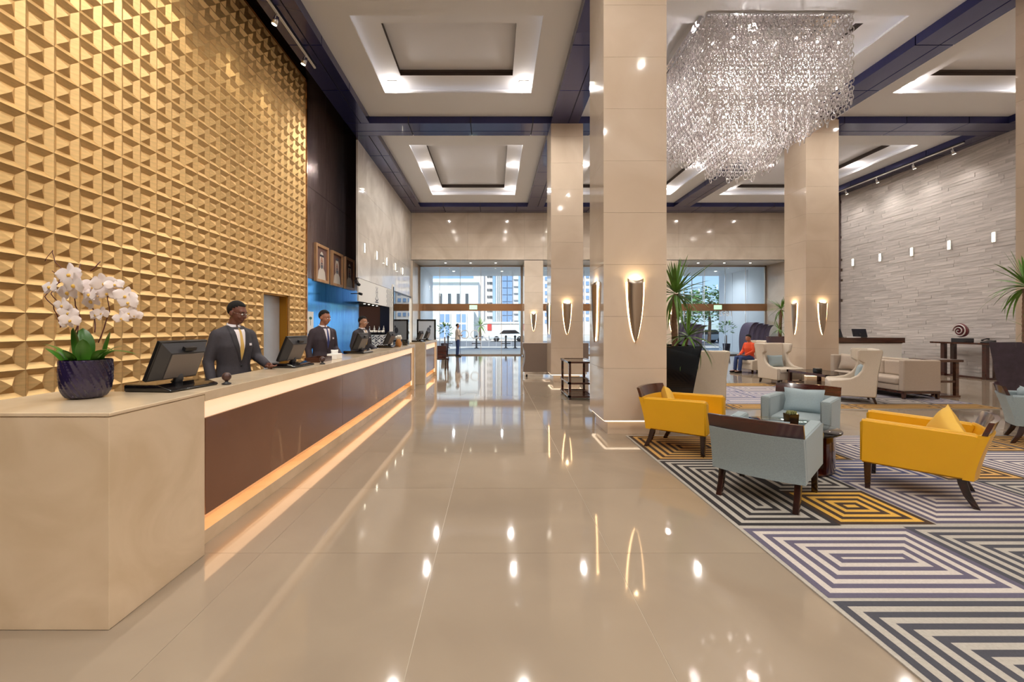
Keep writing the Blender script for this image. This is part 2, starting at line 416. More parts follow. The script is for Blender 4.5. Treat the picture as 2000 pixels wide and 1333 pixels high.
# beams, each of several panels with open joints
beams = struct('trim_1', 'dark lacquered ceiling beams crossing between the coffers')
def beam_panels(x0, x1, y0, y1, along):
    MB().box(x0+.02, x1-.02, y0+.02, y1-.02, BEAM_Z+.02, 8.75).build('beam_core', M['beamgap'], beams)
    L0, L1 = (y0, y1) if along == 'y' else (x0, x1); W0, W1 = (x0, x1) if along == 'y' else (y0, y1)
    n = max(1, round((L1-L0)/1.75)); st = (L1-L0)/n; gp = .012
    ws = W0+(W1-W0)*.63
    for k in range(n):
        a, b = L0+k*st+gp, L0+(k+1)*st-gp
        m = MB()
        for w0, w1 in ((W0, ws-gp), (ws+gp, W1)):
            if along == 'y': m.box(w0, w1, a, b, BEAM_Z, 8.75)
            else: m.box(a, b, w0, w1, BEAM_Z, 8.75)
        m.build('beam_panel', M['beam'], beams)
for x0, x1 in XB:
    for j in range(4): beam_panels(x0, x1, YB[j][1], YB[j+1][0], 'y')
for y0, y1 in YB: beam_panels(XB[0][0], XB[-1][1], y0, y1, 'x')

# ------------------------------------------------------------------ walls
XG = -4.93
wl = struct('wall_left', 'golden relief wall behind the reception desk with dark veneer beyond')
b = MB(); b.box(-5.55, XG-.06, -4.2, 9.44, 0, 8.75); b.box(-5.55, XG-.06, 10.64, 11.54, 0, 8.75); b.box(-5.55, XG-.06, 9.44, 10.64, 2.35, 8.75)
b.build('backing', M['dark'], wl)
# golden relief tiles: ridged rim sloping into a square valley, pyramid in the middle
T = .30; h = T/2-.0015; q = .082
tv = [(0,-h,-h),(0,h,-h),(0,h,h),(0,-h,h),(.048,-h,-h),(.048,h,-h),(.048,h,h),(.048,-h,h),(.004,-q,-q),(.004,q,-q),(.004,q,q),(.004,-q,q),(.066,0,0)]
tf = [(4,5,9,8),(5,6,10,9),(6,7,11,10),(7,4,8,11),(8,9,12),(9,10,12),(10,11,12),(11,8,12),(0,1,5,4),(1,2,6,5),(2,3,7,6),(3,0,4,7)]
M['gold'] = mat('brushed_gold_leaf', lin(230,194,136), .48, metal=.75, var=.12, vscale=9, stretch=(1,1,5), objvar=.07)
tme = MB().add(tv, tf).mesh('relief_tile'); tme.materials.append(M['gold'])
TL = []
for i in range(30):
    for j in range(27):
        y = 11.54-T*(i+.5); z = 8.05-T*(j+.5)
        if z < .05: continue
        if 9.44 < y < 10.64 and z < 2.35: continue
        X, Y = CX+F*XG/y, CY-F*(z-H)/y
        vis = -30 < X < 605 and -30 < Y < 795
        TL.append((0 if vis else 1, y, z))
TL.sort(key=lambda a: (a[0], a[1]))
for v, y, z in TL[:298]: place('relief_tile', tme, wl, (XG-.05, y, z))
m = MB()
for v, y, z in TL[298:]: m.add(tv, tf, M=Matrix.Translation((XG-.05, y, z)))
tag(m.build('far_relief_tiles', M['gold'], wl), kind='stuff')
fm = MB(); fm.box(XG-.1, XG+.03, 11.54, 11.60, 0, 8.16); fm.box(XG-.1, XG+.03, -4.2, 11.6, 8.06, 8.16)
fm.build('edge_trim', M['bronze'], wl)
MB().box(-5.5, XG-.02, -4.2, 11.6, 8.16, 8.75).build('upper_fascia', M['wine'], wl)
# veneer panels
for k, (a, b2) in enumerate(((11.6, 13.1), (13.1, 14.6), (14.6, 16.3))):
    for z0, z1, wm in ((0, 2.92, M['blue_reflection']), (2.92, 5.4, M['wood']), (5.4, 8.75, M['wood'])):  # lower row carries the painted blue reflection
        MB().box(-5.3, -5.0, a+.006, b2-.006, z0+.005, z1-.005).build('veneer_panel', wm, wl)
MB().box(-5.6, -5.05, 11.55, 16.3, 0, 8.75).build('veneer_backing', M['dark'], wl)
MB().box(-5.4, -4.4, 16.3, 16.4, 3.2, 8.75).build('return_wall', M['wood'], wl)
# frosted door in its reveal
d1 = struct('door_1', 'frosted glass door set into the golden wall')
M['frost'] = mat('frosted_glass', lin(196,204,214), .35, metal=.35, var=.12, vscale=2)
M['goldflat'] = mat('gold_reveal', lin(196,138,48), .35, metal=.8)
MB().box(-5.2, -5.16, 9.44, 10.64, 0, 2.35).build('door_leaf', M['frost'], d1)
r = MB(); r.box(-5.2, XG-.055, 10.60, 10.64, 0, 2.35); r.box(-5.2, XG-.055, 9.44, 9.47, 0, 2.35); r.box(-5.2, XG-.055, 9.44, 10.64, 2.32, 2.35)
r.build('door_reveal', M['goldflat'], d1)

# white marble wall with small niche lamps, cafe fascia below
wl2 = struct('wall_front', 'polished white marble wall above the coffee corner')
MB().box(-4.34, -4.30, 13.9, 22.75, 3.16, 8.75).build('backing', M['joint'], wl2)
ys = [13.9, 15.4, 16.9, 18.4, 19.9, 21.4, 22.75]; zs = [3.16, 4.6, 6.05, 7.5]
for i in range(6):
    for j in range(3):
        MB().box(-4.31, -4.28, ys[i]+.002, ys[i+1]-.002, zs[j]+.002, zs[j+1]-.002).build('marble_panel', M['wallm'], wl2)
MB().box(-4.34, -4.28, 13.87, 13.9, 3.16, 7.5).build('marble_return', M['wallm'], wl2)

# far wall above the portals
wf = struct('wall_far', 'beige marble header wall above the entrance portals')
YH, ZH = 22.8, 5.05
MB().box(-4.6, 16.0, YH+.03, YH+.4, ZH+.02, 8.75).build('backing', M['joint'], wf)
xs = [-4.28, -1.35, 1.58, 2.55, 4.65, 6.75, 8.85, 9.55, 11.45, 13.35, 15.57]
zz = [ZH, 5.75, 6.45, 7.15, 7.7]
for i in range(len(xs)-1):
    for j in range(4):
        MB().box(xs[i]+.002, xs[i+1]-.002, YH, YH+.05, zz[j]+.002, zz[j+1]-.002).build('marble_panel', M['head'], wf)
MB().box(-4.6, 16, YH, 24.75, ZH-.001, ZH+.03).build('portal_soffit', M['white'], wf)
for x0, x1 in ((1.58, 2.55), (8.85, 9.55)):         # piers between portals
    MB().box(x0+.03, x1-.03, YH+.1, 24.7, 0, ZH).build('pier_core', M['joint'], wf)
    for k in range(6):
        MB().box(x0, x1, YH, 24.75, .05+k*.835, .05+(k+1)*.835-.004).build('marble_panel', M['head'], wf)
MB().box(15.32, 15.6, YH, 24.75, 0, ZH).build('pier_core', M['head'], wf)
MB().box(-4.6, -4.2, YH, 24.75, 0, ZH).build('pier_core', M['head'], wf)

# right stone wall of split strips
wr = struct('wall_right', 'grey split stone strip wall on the right')
XR = 15.57
MB().box(XR+.03, XR+.4, -4.2, 25, 0, 8.75).build('backing', M['joint'], wr)
M['stone'] = mat('split_stone', lin(204,196,192), .75, var=.22, vscale=5, stretch=(1,.35,3), bump=.6, bscale=25, objvar=.12)
pieces = []
z = 0.; k = 0
while z < 7.7:
    hgt = .105 if k % 3 else .13
    y = 12.2-R.random()*.6
    while y < 19.75:
        L = R.uniform(.55, 1.25); e = min(y+L, 19.75)
        if e-y > .12: pieces.append((y, e, z, min(z+hgt, 7.72), R.uniform(.004, .018)))
        y = e
    z += hgt; k += 1
pieces.sort(key=lambda p: (0 if p[0] > 12.9 and p[2] > .9 else 1, p[0]))
for y0, y1, z0, z1, dp in pieces[:298]:
    o = MB().box(-dp, .03, -(y1-y0)/2+.002, (y1-y0)/2-.002, -(z1-z0)/2+.0015, (z1-z0)/2-.0015).build('stone_strip', M['stone'], wr, (XR, (y0+y1)/2, (z0+z1)/2))
m = MB()
for y0, y1, z0, z1, dp in pieces[298:]: m.box(XR-dp, XR+.03, y0+.002, y1-.002, z0+.0015, z1-.0015)
tag(m.build('far_stone_strips', M['stone'], wr), kind='stuff')
MB().box(XR-.02, XR+.03, -4.2, 12.2, 0, 8.75).build('plain_wall', M['head'], wr)
MB().box(XR-.35, XR+.03, 19.76, 20.0, 0, 7.7).build('wood_jamb', M['wood'], wr)
MB().box(XR-.05, XR+.03, 20.0, 22.8, 0, 7.7).build('plain_wall', M['wallm'], wr)
# rear wall with a glazed front to the street behind the camera
wb = struct('wall_back', 'plain rear wall behind the camera')
b = MB(); b.box(-5.6, 16, -4.4, -4.2, 0, 8.75); b.build('wall_panel', M['head'], wb)

# ------------------------------------------------------------------ columns
def column(x, y, label, w=.93):
    t = struct('column', label); t.location = (x, y, 0)
    MB().box(-w/2+.02, w/2-.02, -w/2+.02, w/2-.02, .24, 7.55).build('core', M['joint'], t)
    n = 10; p = .767; z = .22
    bl = MB()
    while z < 7.45:
        z1 = min(z+p, 7.5)
        MB().box(-w/2, w/2, -w/2, w/2, z+.0015, z1-.0015).build('marble_block', M['col'], t)
        z += p
    MB().box(-w/2+.08, w/2-.08, -w/2+.08, w/2-.08, 0, .2).build('plinth', M['col'], t)
    m = MB(); a = w/2-.035
    for s in (-1, 1):
        m.box(-a, a, s*a-.012, s*a+.012, .195, .215); m.box(s*a-.012, s*a+.012, -a+.02, a-.02, .195, .215)
    m.build('plinth_light', M['plinthled'], t)
    MB().box(-w/2+.01, w/2-.01, -w/2+.01, w/2-.01, .215, .225).build('base_plate', M['white'], t)
    return t
COLS = [(2.085, 6.965, 'beige marble column nearest the camera beside the yellow armchair'), (2.12, 13.22, 'beige marble column beyond the three tier wooden stand'),
        (9.33, 12.97, 'beige marble column behind the cream wing chairs'), (9.75, 7.37, 'beige marble column at the right edge of the view'), (2.085, .8, 'beige marble column behind the camera'), (9.28, .8, 'beige marble column behind the camera on the right')]
for x, y, l in COLS[:4]: column(x, y, l)

# ------------------------------------------------------------------ entrance glazing
def glazing(name, x0, x1, label, ndiv, seed):
    t = struct(name, label); Y = 24.8
    n = ndiv; st = (x1-x0)/n
    for k in range(n):
        a, b = x0+k*st+.015, x0+(k+1)*st-.015
        MB().box(a, b, Y-.006, Y+.006, 2.90, ZH-.06).build('pane', M['glass'], t)
        MB().box(a, b, Y-.006, Y+.006, .06, 2.50).build('pane', M['glass'], t)
    m = MB(); m.box(x0, x1, Y-.05, Y+.05, ZH-.07, ZH); m.box(x0, x0+.07, Y-.05, Y+.05, 0, ZH); m.box(x1-.07, x1, Y-.05, Y+.05, 0, ZH)
    m.box(x0, x1, Y-.03, Y+.03, 0, .06); m.build('frame', M['steel'], t)
    for k in range(1, n): MB().box(x0+k*st-.012, x0+k*st+.012, Y-.02, Y+.02, .06, ZH-.07).build('mullion', M['chrome'], t)
    MB().box(x0, x1, Y-.12, Y+.08, 2.50, 2.90).build('transom', M['bronze'], t)
    return t
w1 = glazing('window_1', -4.2, 1.58, 'left entrance glazing with bronze transom', 5, 1)
w2 = glazing('window_2', 2.55, 8.85, 'middle entrance glazing between the columns', 5, 2)
w3 = glazing('window_3', 9.55, 15.32, 'right entrance glazing with bronze transom', 5, 3)
M['exit'] = emis('exit_green', (.25, .9, .45, 1), .8)
for x, l in ((-1.15, 'small green exit sign on the left entrance transom'), (12.55, 'small green exit sign on the right entrance transom')):
    t = thing('exit_sign', l, 'sign', (x, 24.66, 2.70))
    MB().box(-.22, .22, 0, .02, -.12, .12).build('plate', M['exit'], t)
    text_mesh('EXIT', .16, M['white'], t, (0, -.004, 0), (PI/2, 0, 0))
# cafe side glass partition
pt = struct('window_4', 'glass partition beside the coffee corner')
MB().box(-4.30, -4.28, 18.85, 22.75, .05, 3.1).build('pane', M['glass'], pt)
m = MB(); m.box(-4.32, -4.26, 18.85, 22.75, 3.1, 3.16); m.build('rail', M['dgrey'], pt)

# ------------------------------------------------------------------ outdoors
og = struct('trim_2', 'pale paving and road outside the entrance')
M['pave'] = mat('pale_paving', lin(206,200,190), .6, var=.06)
M['road'] = mat('asphalt', lin(120,122,126), .8, var=.08)
m = MB(); m.box(-14, 26, 24.86, 36, -.2, -.004); m.build('paving', M['pave'], og)
m = MB(); m.box(-80, 100, 36, 52, -.22, -.06); m.build('road', M['road'], og)
m = MB(); m.box(-80, 100, 52, 200, -.25, -.05); m.build('far_paving', M['pave'], og)
cp = struct('trim_3', 'white entrance canopy outside the glazing')
M['canopy'] = mat('canopy_white', lin(232,236,240), .5)
MB().box(-4.5, 15.8, 24.9, 30, ZH+.02, 5.6).build('canopy_roof', M['canopy'], cp)
MB().box(-4.5, -4.15, 24.9, 30, 0, ZH+.02).build('canopy_wall', M['canopy'], cp)
for k in range(3):
    MB().box(15.32, 15.7, 24.9+k*1.7, 24.9+(k+1)*1.7-.03, 0, ZH+.02).build('canopy_wall', M['canopy'], cp)
MB().box(7.2, 7.6, 29.2, 29.6, 0, ZH).build('canopy_post', M['canopy'], cp)

pl = [0]
for nm, xs_ in (('left', (-2.6, -1.25, .1)), ('middle', (4.1, 5.7, 7.3)), ('right', (11.0, 12.4, 13.8))):
    for k, x in enumerate(xs_):
        t = thing('downlight', 'small downlight in the soffit of the %s entrance portal, %s of three' % (nm, ['left', 'centre', 'right'][k]), 'downlight', (x, 23.7, ZH-.001), 0, 'portal soffit downlights')
        MB().lathe([(.07, -.006), (.07, 0)], 16).build('frame', M['chrome'], t); MB().lathe([(.05, -.010), (.05, -.006)], 16).build('lens', M['lamp'], t)
        spot((0, 0, -.03), 70, 140, .9, .05, (1, .97, .93), parent=t)

for k, (x, y) in enumerate(((-2.5, 27.4), (.5, 27.4), (4.2, 27.4), (8.6, 27.4), (11.2, 27.4), (13.8, 27.4))):
    t = thing('downlight', 'round downlight under the white outdoor canopy, %s from the left' % ['first', 'second', 'third', 'fourth', 'fifth', 'sixth'][k], 'downlight', (x, y, ZH+.02), 0, 'canopy downlights')
    MB().lathe([(.09, -.008), (.09, 0)], 16).build('frame', M['white'], t); MB().lathe([(.07, -.012), (.07, -.008)], 16).build('lens', M['lamp'], t)
    spot((0, 0, -.05), 260, 165, .9, .05, (.93, .97, 1), parent=t)

# ------------------------------------------------------------------ sconces on the columns
def sconce_proto():
    t = thing('wall_sconce', 'x', 'wall lamp')
    n = 14; m = MB(); vs = []; fs = []; k = 16
    for i in range(k+1):                            # curved shield, pointed at the foot; local wall plane y=0, bulging to -y
        u = i/k; z = .46-.92*u; wv = .118*(1-u**2.1)**.75+.001
        dep = .012+.05*(1-u)**.6
        for j in range(n+1):
            a = -1+2*j/n
            zz = z+(.035*a*a if i == 0 else .035*a*a*(1-u)**3)
            vs.append((wv*a, -.022-dep*math.cos(a*PI/2)**.8, zz))
    for i in range(k):
        for j in range(n): fs.append((i*(n+1)+j, (i+1)*(n+1)+j, (i+1)*(n+1)+j+1, i*(n+1)+j+1))
    m.add(vs, fs, 0, True)
    o = m.build('shield', M['steel'], t)
    sd = o.modifiers.new('s', 'SOLIDIFY'); sd.thickness = .006
    g = MB(); vs = []; fs = []
    for i in range(k+1):                            # glowing backlight edge between shield and wall
        u = i/k; z = .44-.88*u; wv = .112*(1-u**2.1)**.75+.0005
        vs += [(-wv+.02*(1-u), -.012, z), (-wv-.026*(1-u*.5), -.004, z), (wv-.02*(1-u), -.012, z), (wv+.026*(1-u*.5), -.004, z)]
    for i in range(k):
        a, b = i*4, (i+1)*4; fs += [(a, a+1, b+1, b), (a+3, a+2, b+2, b+3)]
    g.add(vs, fs); g.build('light_strip', M['warm'], t)
    MB().box(-.02, .02, -.05, 0, -.1, .1).build('bracket', M['steel'], t)
    b = MB().box(-.06, .06, -.055, -.015, .40, .41).build('top_lamp', M['warm'], t)
    return t
sc0 = sconce_proto(); scu = [False]
def sconce(x, y, rz, label):
    t = sc0 if not scu[0] else copy_tree(sc0, nolights=True)
    scu[0] = True
    t.location = (x, y, 1.82); t.rotation_euler = (0, 0, rz); tag(t, label, None, 'shield shaped wall sconces')
    l = bpy.data.lights.new('sconce_lamp', 'POINT'); l.energy = 5; l.shadow_soft_size = .03; l.color = (1, .74, .44)
    o = bpy.data.objects.new('sconce_lamp', l); COL.objects.link(o); o.parent = t; o.location = (0, -.05, .46)
hw = .465
sconce(2.085, 6.965-hw, 0, 'backlit metal shield sconce on the front face of the nearest column')
sconce(2.085-hw, 6.965, -PI/2, 'metal shield sconce seen edge on at the left side of the nearest column')
sconce(2.12, 13.22-hw, 0, 'backlit metal shield sconce facing the camera on the column behind the wooden stand')
sconce(2.12-hw, 13.22, -PI/2, 'metal shield sconce edge on, left side of the column behind the wooden stand')
sconce(9.33, 12.97-hw, 0, 'metal shield sconce facing the camera on the column by the small palm')
sconce(9.33-hw, 12.97, -PI/2, 'metal shield sconce on the left side of the column by the small palm')
sconce(2.06, 22.8, 0, 'small distant shield sconce on the left entrance pier')
sconce(9.2, 22.8, 0, 'small distant shield sconce on the right entrance pier behind the tall palm')

# niche lamps on the marble and stone walls
def niche(loc, rz, label, group, col):
    t = thing('niche_light', label, 'wall lamp', loc, rz, group)
    MB().box(-.055, .055, -.03, -.0, -.16, .16).build('housing', M['white'], t)
    MB().box(-.04, .04, -.036, -.028, -.14, .14).build('lens', M['lamp'], t)
for k in range(5):
    o = ['first', 'second', 'third', 'fourth', 'fifth'][k]
    niche((-4.28, 14.5+1.5*k, 4.2), PI/2, 'small glowing wall light on white marble, %s of five counted from the portraits' % o, 'niche lights on the marble wall', 0)
    niche((XR-.04, 13.66+1.34*k, 4.39), -PI/2, 'small rectangular glowing light on the stone wall, %s of five from the right' % o, 'niche lights on the stone wall', 0)

# ------------------------------------------------------------------ carpets with nested rectangle stripes
def carpet(name, label, x0, x1, y0, y1, cells, mats, border):
    t = thing(name, label, 'rug', (0, 0, 0))
    m = MB(); m.box(x0, x1, y0, y1, .0005, .010); m.build('pile_base', mats[0], t)
    m = MB()
    for (a, b, c, d, dk, lt, sp) in cells:
        a, b, c, d = max(a, x0+.03), min(b, x1-.03), max(c, y0+.03), min(d, y1-.03)
        if b-a < .08 or d-c < .08: continue
        k = 0
        while True:
            i0, i1 = k*sp, (k+1)*sp
            A, B = (a+i0, b-i0, c+i0, d-i0), (a+i1, b-i1, c+i1, d-i1)
            mi = dk if k % 2 == 0 else lt
            z = .0112
            if B[0] >= B[1] or B[2] >= B[3]:
                if A[1] > A[0] and A[3] > A[2]: m.add([(A[0],A[2],z),(A[1],A[2],z),(A[1],A[3],z),(A[0],A[3],z)], [(0,1,2,3)], mi)
                break
            for q in (((A[0],A[2]),(A[1],A[2]),(B[1],B[2]),(B[0],B[2])), ((A[1],A[2]),(A[1],A[3]),(B[1],B[3]),(B[1],B[2])),
                      ((A[1],A[3]),(A[0],A[3]),(B[0],B[3]),(B[1],B[3])), ((A[0],A[3]),(A[0],A[2]),(B[0],B[2]),(B[0],B[3]))):
                m.add([(p[0], p[1], z) for p in q], [(0,1,2,3)], mi)
            k += 1
    m.build('stripe_pattern', mats, t)
    return t
def cpt(n, c): return mat(n, c, .95, var=.10, vscale=70, bump=.3, bscale=160)
CM = [cpt('carpet_stone', lin(172,165,155)), cpt('carpet_black', lin(40,36,38)), cpt('carpet_slate', lin(92,86,104)), cpt('carpet_gold', lin(214,166,70)),
      cpt('carpet_brown', lin(62,42,26)), cpt('carpet_cream', lin(196,186,178)), cpt('carpet_charcoal', lin(66,66,74)), cpt('carpet_tan', lin(196,152,84)), cpt('carpet_blue', lin(70,78,120))]
s = .048
cells = [
 (1.95, 3.25, 2.58, 3.47, 2, 5, s), (3.25, 5.1, 1.75, 3.50, 6, 0, s), (5.1, 6.4, 2.3, 3.5, 2, 5, s),
 (1.95, 3.1, .5, 2.55, 6, 0, s), (3.1, 5.2, .4, 1.75, 6, 0, s), (5.1, 7.2, .4, 2.3, 6, 0, s),
 (1.95, 2.78, 3.52, 5.22, 1, 0, s), (2.78, 3.56, 3.54, 4.27, 4, 3, s), (2.78, 3.56, 4.30, 5.22, 1, 0, s),
 (3.58, 4.95, 3.56, 4.55, 2, 5, s), (3.58, 4.7, 4.57, 5.24, 8, 5, s), (4.72, 5.6, 4.57, 5.24, 4, 7, s),
 (4.97, 6.5, 3.53, 4.55, 6, 0, s), (5.62, 6.9, 4.57, 5.6, 2, 5, s), (6.52, 8.6, 3.5, 4.55, 1, 0, s),
 (1.95, 3.35, 5.26, 6.43, 4, 7, s), (3.37, 4.3, 5.26, 6.43, 4, 7, s), (4.32, 5.6, 5.26, 6.43, 2, 5, s), (5.62, 6.9, 5.62, 6.43, 4, 7, s), (6.92, 8.6, 4.57, 6.43, 4, 7, s),
 (6.42, 8.6, 2.3, 3.5, 6, 0, s), (7.2, 8.6, .4, 2.3, 2, 5, s)]
carpet('patterned_rug', 'large grey and gold rug of nested rectangles under the yellow armchairs', 1.93, 8.62, .4, 6.45, cells, CM, 0)
cells2 = []
yy = [8.5, 9.1, 9.9, 10.9, 11.8, 12.46]; RR = random.Random(5)
for j in range(5):
    x = 3.2 + (j % 2)*-.4
    while x < 9.9:
        w = RR.choice([.95, 1.2, 1.5, 1.7])
        dk, lt = [(4, 7), (8, 5), (2, 5), (6, 5)][0 if j == 0 else (RR.randrange(1, 4) if j < 4 else 0)]
        cells2.append((max(x, 3.2), min(x+w, 9.95), yy[j], yy[j+1]-.02, dk, lt, s)); x += w+.02
carpet('patterned_rug', 'pale striped rug of nested rectangles under the cream sofa group', 3.18, 9.97, 8.5, 12.46, cells2, CM, 0)

# ------------------------------------------------------------------ low armchairs with a curved wooden back rail
def armchair_proto(key, fab, cush, label):
    t = thing('armchair', label, 'armchair')
    prof = [(-.40, .262), (-.40, .665), (-.375, .685), (.37, .655), (.415, .63), (.375, .50), (.33, .36), (.31, .25)]
    for s_ in (-1, 1):
        a, b = (.265, .375) if s_ > 0 else (-.375, -.265)
        MB().prism(prof, a, b, 'x', r=.022, seg=3).build('armrest', fab, t)
    def curve(u): return .055*(1-u*u)
    def panel(z0, z1, th, w, dz, ylean, mi=0, n=10, zc=0, rows=6):
        vs = []; fs = []
        for side in (0, 1):
            for r in range(rows+1):
                z = z0+(z1-z0)*r/rows
                for j in range(n+1):
                    u = -1+2*j/n
                    y = .29+.095*max(0, (z-.25)/.4)**1.4*ylean+curve(u)+(th if side else 0)
                    vs.append((w*u, y, z+dz*(1-u*u)*(r/rows)))
        N = (rows+1)*(n+1)
        for r in range(rows):
            for j in range(n):
                i = r*(n+1)+j
                fs.append((i, i+1, i+n+2, i+n+1)); fs.append((N+i, N+i+n+1, N+i+n+2, N+i+1))
        for j in range(n): fs.append((j, N+j, N+j+1, j+1)); k = rows*(n+1)+j; fs.append((k, k+1, N+k+1, N+k))
        for r in range(rows): i = r*(n+1); fs.append((i, i+n+1, N+i+n+1, N+i)); i += n; fs.append((i, N+i, N+i+n+1, i+n+1))
        return vs, fs
    v, f = panel(.25, .655, .07, .372, 0, 1); MB().add(v, f, 0, True).build('backrest', fab, t, sharp=.7)
    v, f = panel(.655, .775, .036, .375, .008, 1.0); MB().add(v, f, 0, True).build('back_rail', M['wine'], t, (0, .018, 0), sharp=.7)
    MB().rbox(-.268, .268, -.385, .33, .27, .34, .015).build('seat_base', fab, t)
    MB().rbox(-.262, .262, -.392, .30, .33, .44, .035, 4).build('seat_cushion', fab, t)
    for s_ in (-1, 1):
        m = MB(); m.prism([(-.375, .27), (-.365, 0), (-.325, 0), (-.315, .27)], s_*.315-.024, s_*.315+.024, 'x', r=.004, seg=1); m.build('leg', M['legwood'], t)
        pts = [(.25, .30), (.265, .20), (.30, .10), (.36, 0), (.405, 0), (.35, .12), (.325, .22), (.318, .30)]
        m = MB(); m.prism(pts, s_*.305-.024, s_*.305+.024, 'x', r=.004, seg=1); m.build('leg', M['legwood'], t)
    p = MB(); p.pillow(.46, .34, .15, 10)
    p.build('cushion', cush, t, (0, .20, .585), (-.28, 0, .06))
    return t
yel = armchair_proto('y', M['yellow'], M['yellowc'], 'yellow leather armchair beside the nearest column, facing right')
yel.location = (2.52, 5.83, .011); yel.rotation_euler = (0, 0, math.atan2(.71, .69)); yel['group'] = 'yellow armchairs on the gold and grey rug'
y2 = copy_tree(yel, (4.15, 4.32, .011), math.atan2(-.71, -.70), 'yellow leather armchair at the right, turned away from the camera', 'yellow armchairs on the gold and grey rug')
gry = armchair_proto('g', M['bluegrey'], M['bluecush'], 'blue grey fabric armchair in front, its back to the camera')
gry.location = (2.62, 4.22, .011); gry.rotation_euler = (0, 0, PI-math.atan2(.71, .70)); gry['group'] = 'blue grey armchairs'
g2 = copy_tree(gry, (4.07, 5.84, .011), -math.atan2(.70, .71), 'blue grey armchair facing the camera behind the round table', 'blue grey armchairs')
g3 = copy_tree(gry, (7.58, 5.98, .011), math.atan2(.72, .69), 'blue grey armchair cut off by the right edge beside the dark planter', 'blue grey armchairs')
for g_, r_ in ((y2, .9), (yel, .5)):
    for k in g_.children:
        if k.name.startswith('cushion'): k.rotation_euler = (-.30, .55 if g_ is y2 else .35, .3)

# round glass table
t = thing('round_table', 'round glass topped table with a curved brown wood base between four armchairs', 'table', (3.36, 5.07, .011))
MB().lathe([(.518, 0), (.522, .004), (.522, .012), (.518, .016)], 40).build('glass_top', M['tglass'], t, (0, 0, .435))
vs = []; fs = []; n = 36
m = MB()
for k, (a0, a1) in enumerate(((-1.25, 1.0), (1.9, 4.1))):
    vs = []; fs = []
    for i in range(n+1):
        a = a0+(a1-a0)*i/n
        for r_, z in ((.455, .03), (.455, .43), (.425, .43), (.425, .03)): vs.append((r_*math.cos(a), r_*math.sin(a), z))
    for i in range(n):
        for j in range(4): fs.append((i*4+j, i*4+(j+1) % 4, (i+1)*4+(j+1) % 4, (i+1)*4+j)[::-1])
    fs += [(0, 1, 2, 3), (n*4+3, n*4+2, n*4+1, n*4)]
    MB().add(vs, fs, 0, True).build('curved_base', M['wine'], t, sharp=.6)
MB().lathe([(.44, 0), (.44, .03)], 36).build('foot_plate', M['wine'], t)
# succulent in a black cube pot
t = thing('succulent_pot', 'small square black pot with a green succulent on the round glass table', 'potted plant', (3.49, 5.17, .463))
m = MB(); m.prism([(-.05,0),(.05,0),(.062,.12),(-.062,.12)], -.055, .055, 'y', r=.004, seg=1); m.build('pot', M['gloss_black'], t)
M['succ'] = mat('succulent_green', lin(126,128,78), .6, objvar=.2)
lf = MB().sphere((0,0,0), 1, 6, 5, sc=(.011,.005,.030)).mesh('leaf'); lf.materials.append(M['succ'])
for k in range(34):
    a = k*2.4; r_ = .05*math.sqrt((k+.5)/34)
    place('leaf', lf, t, (r_*math.cos(a), r_*math.sin(a), .125), (r_*9*math.sin(a)*-1, r_*9*math.cos(a), a))

# ------------------------------------------------------------------ cream wing chairs
def wing_proto(label):
    t = thing('wing_chair', label, 'armchair')
    prof = [(-.43, .13), (-.43, .44), (-.40, .465), (-.24, .475), (-.08, .51), (.03, .58), (.10, .68), (.13, .79), (.13, .84), (.05, .87), (.03, .92), (.02, 1.09), (.05, 1.12), (.40, 1.12), (.43, 1.10), (.36, .60), (.33, .13)]
    for s_ in (-1, 1):
        m = MB(); m.prism(prof, s_*.36-.045, s_*.36+.045, 'x', r=.02, seg=3)
        for i, (x, y, z) in enumerate(m.v):
            if z > .8: m.v[i] = (x+s_*.25*(z-.8)**1.3, y, z)
        m.build('wing', M['cream'], t)
    m = MB(); m.prism([(.24,.13),(.24,.5),(.30,1.10),(.33,1.125),(.42,1.125),(.44,1.10),(.37,.60),(.34,.13)], -.35, .35, 'x', r=.02, seg=3)
    for i, (x, y, z) in enumerate(m.v):
        if z > .8: m.v[i] = (x*(1+.5*(z-.8)**1.3), y, z)
    m.build('backrest', M['cream'], t)
    MB().rbox(-.33, .33, -.42, .3, .14, .33, .02).build('seat_base', M['cream'], t)
    MB().rbox(-.318, .318, -.445, .27, .32, .455, .045, 4).build('seat_cushion', M['cream'], t)
    for s_ in (-1, 1):
        for y0, d in ((-.37, 0), (.28, .05)):
            MB().prism([(y0-.025, .14), (y0-.015+d, 0), (y0+.02+d, 0), (y0+.03, .14)], s_*.33-.022, s_*.33+.022, 'x').build('leg', M['legwood'], t)
    MB().pillow(.48, .34, .14, 10).build('cushion', M['bluecush'], t, (0, .14, .62), (-.22, 0, 0))
    return t
wa = wing_proto('cream wing chair seen from its side and back beside the low brown table'); G = 'cream wing chairs'
wa.location = (7.75, 9.52, .011); wa.rotation_euler = (0, 0, math.atan2(-.85, -.5)); wa['group'] = G
copy_tree(wa, (8.05, 12.42, .011), .12, 'cream wing chair with a pale blue cushion facing the camera by the small palm', G)
wc = copy_tree(wa, (9.15, 15.4, 0), -1.45, 'cream wing chair with the seated person in orange', G)
copy_tree(wa, (4.22, 9.0, .011), PI-.25, 'cream wing chair half hidden behind the tall black planter, back to the camera', G)
for c in list(wc.children):
    if c.name.startswith('cushion'): bpy.data.objects.remove(c)

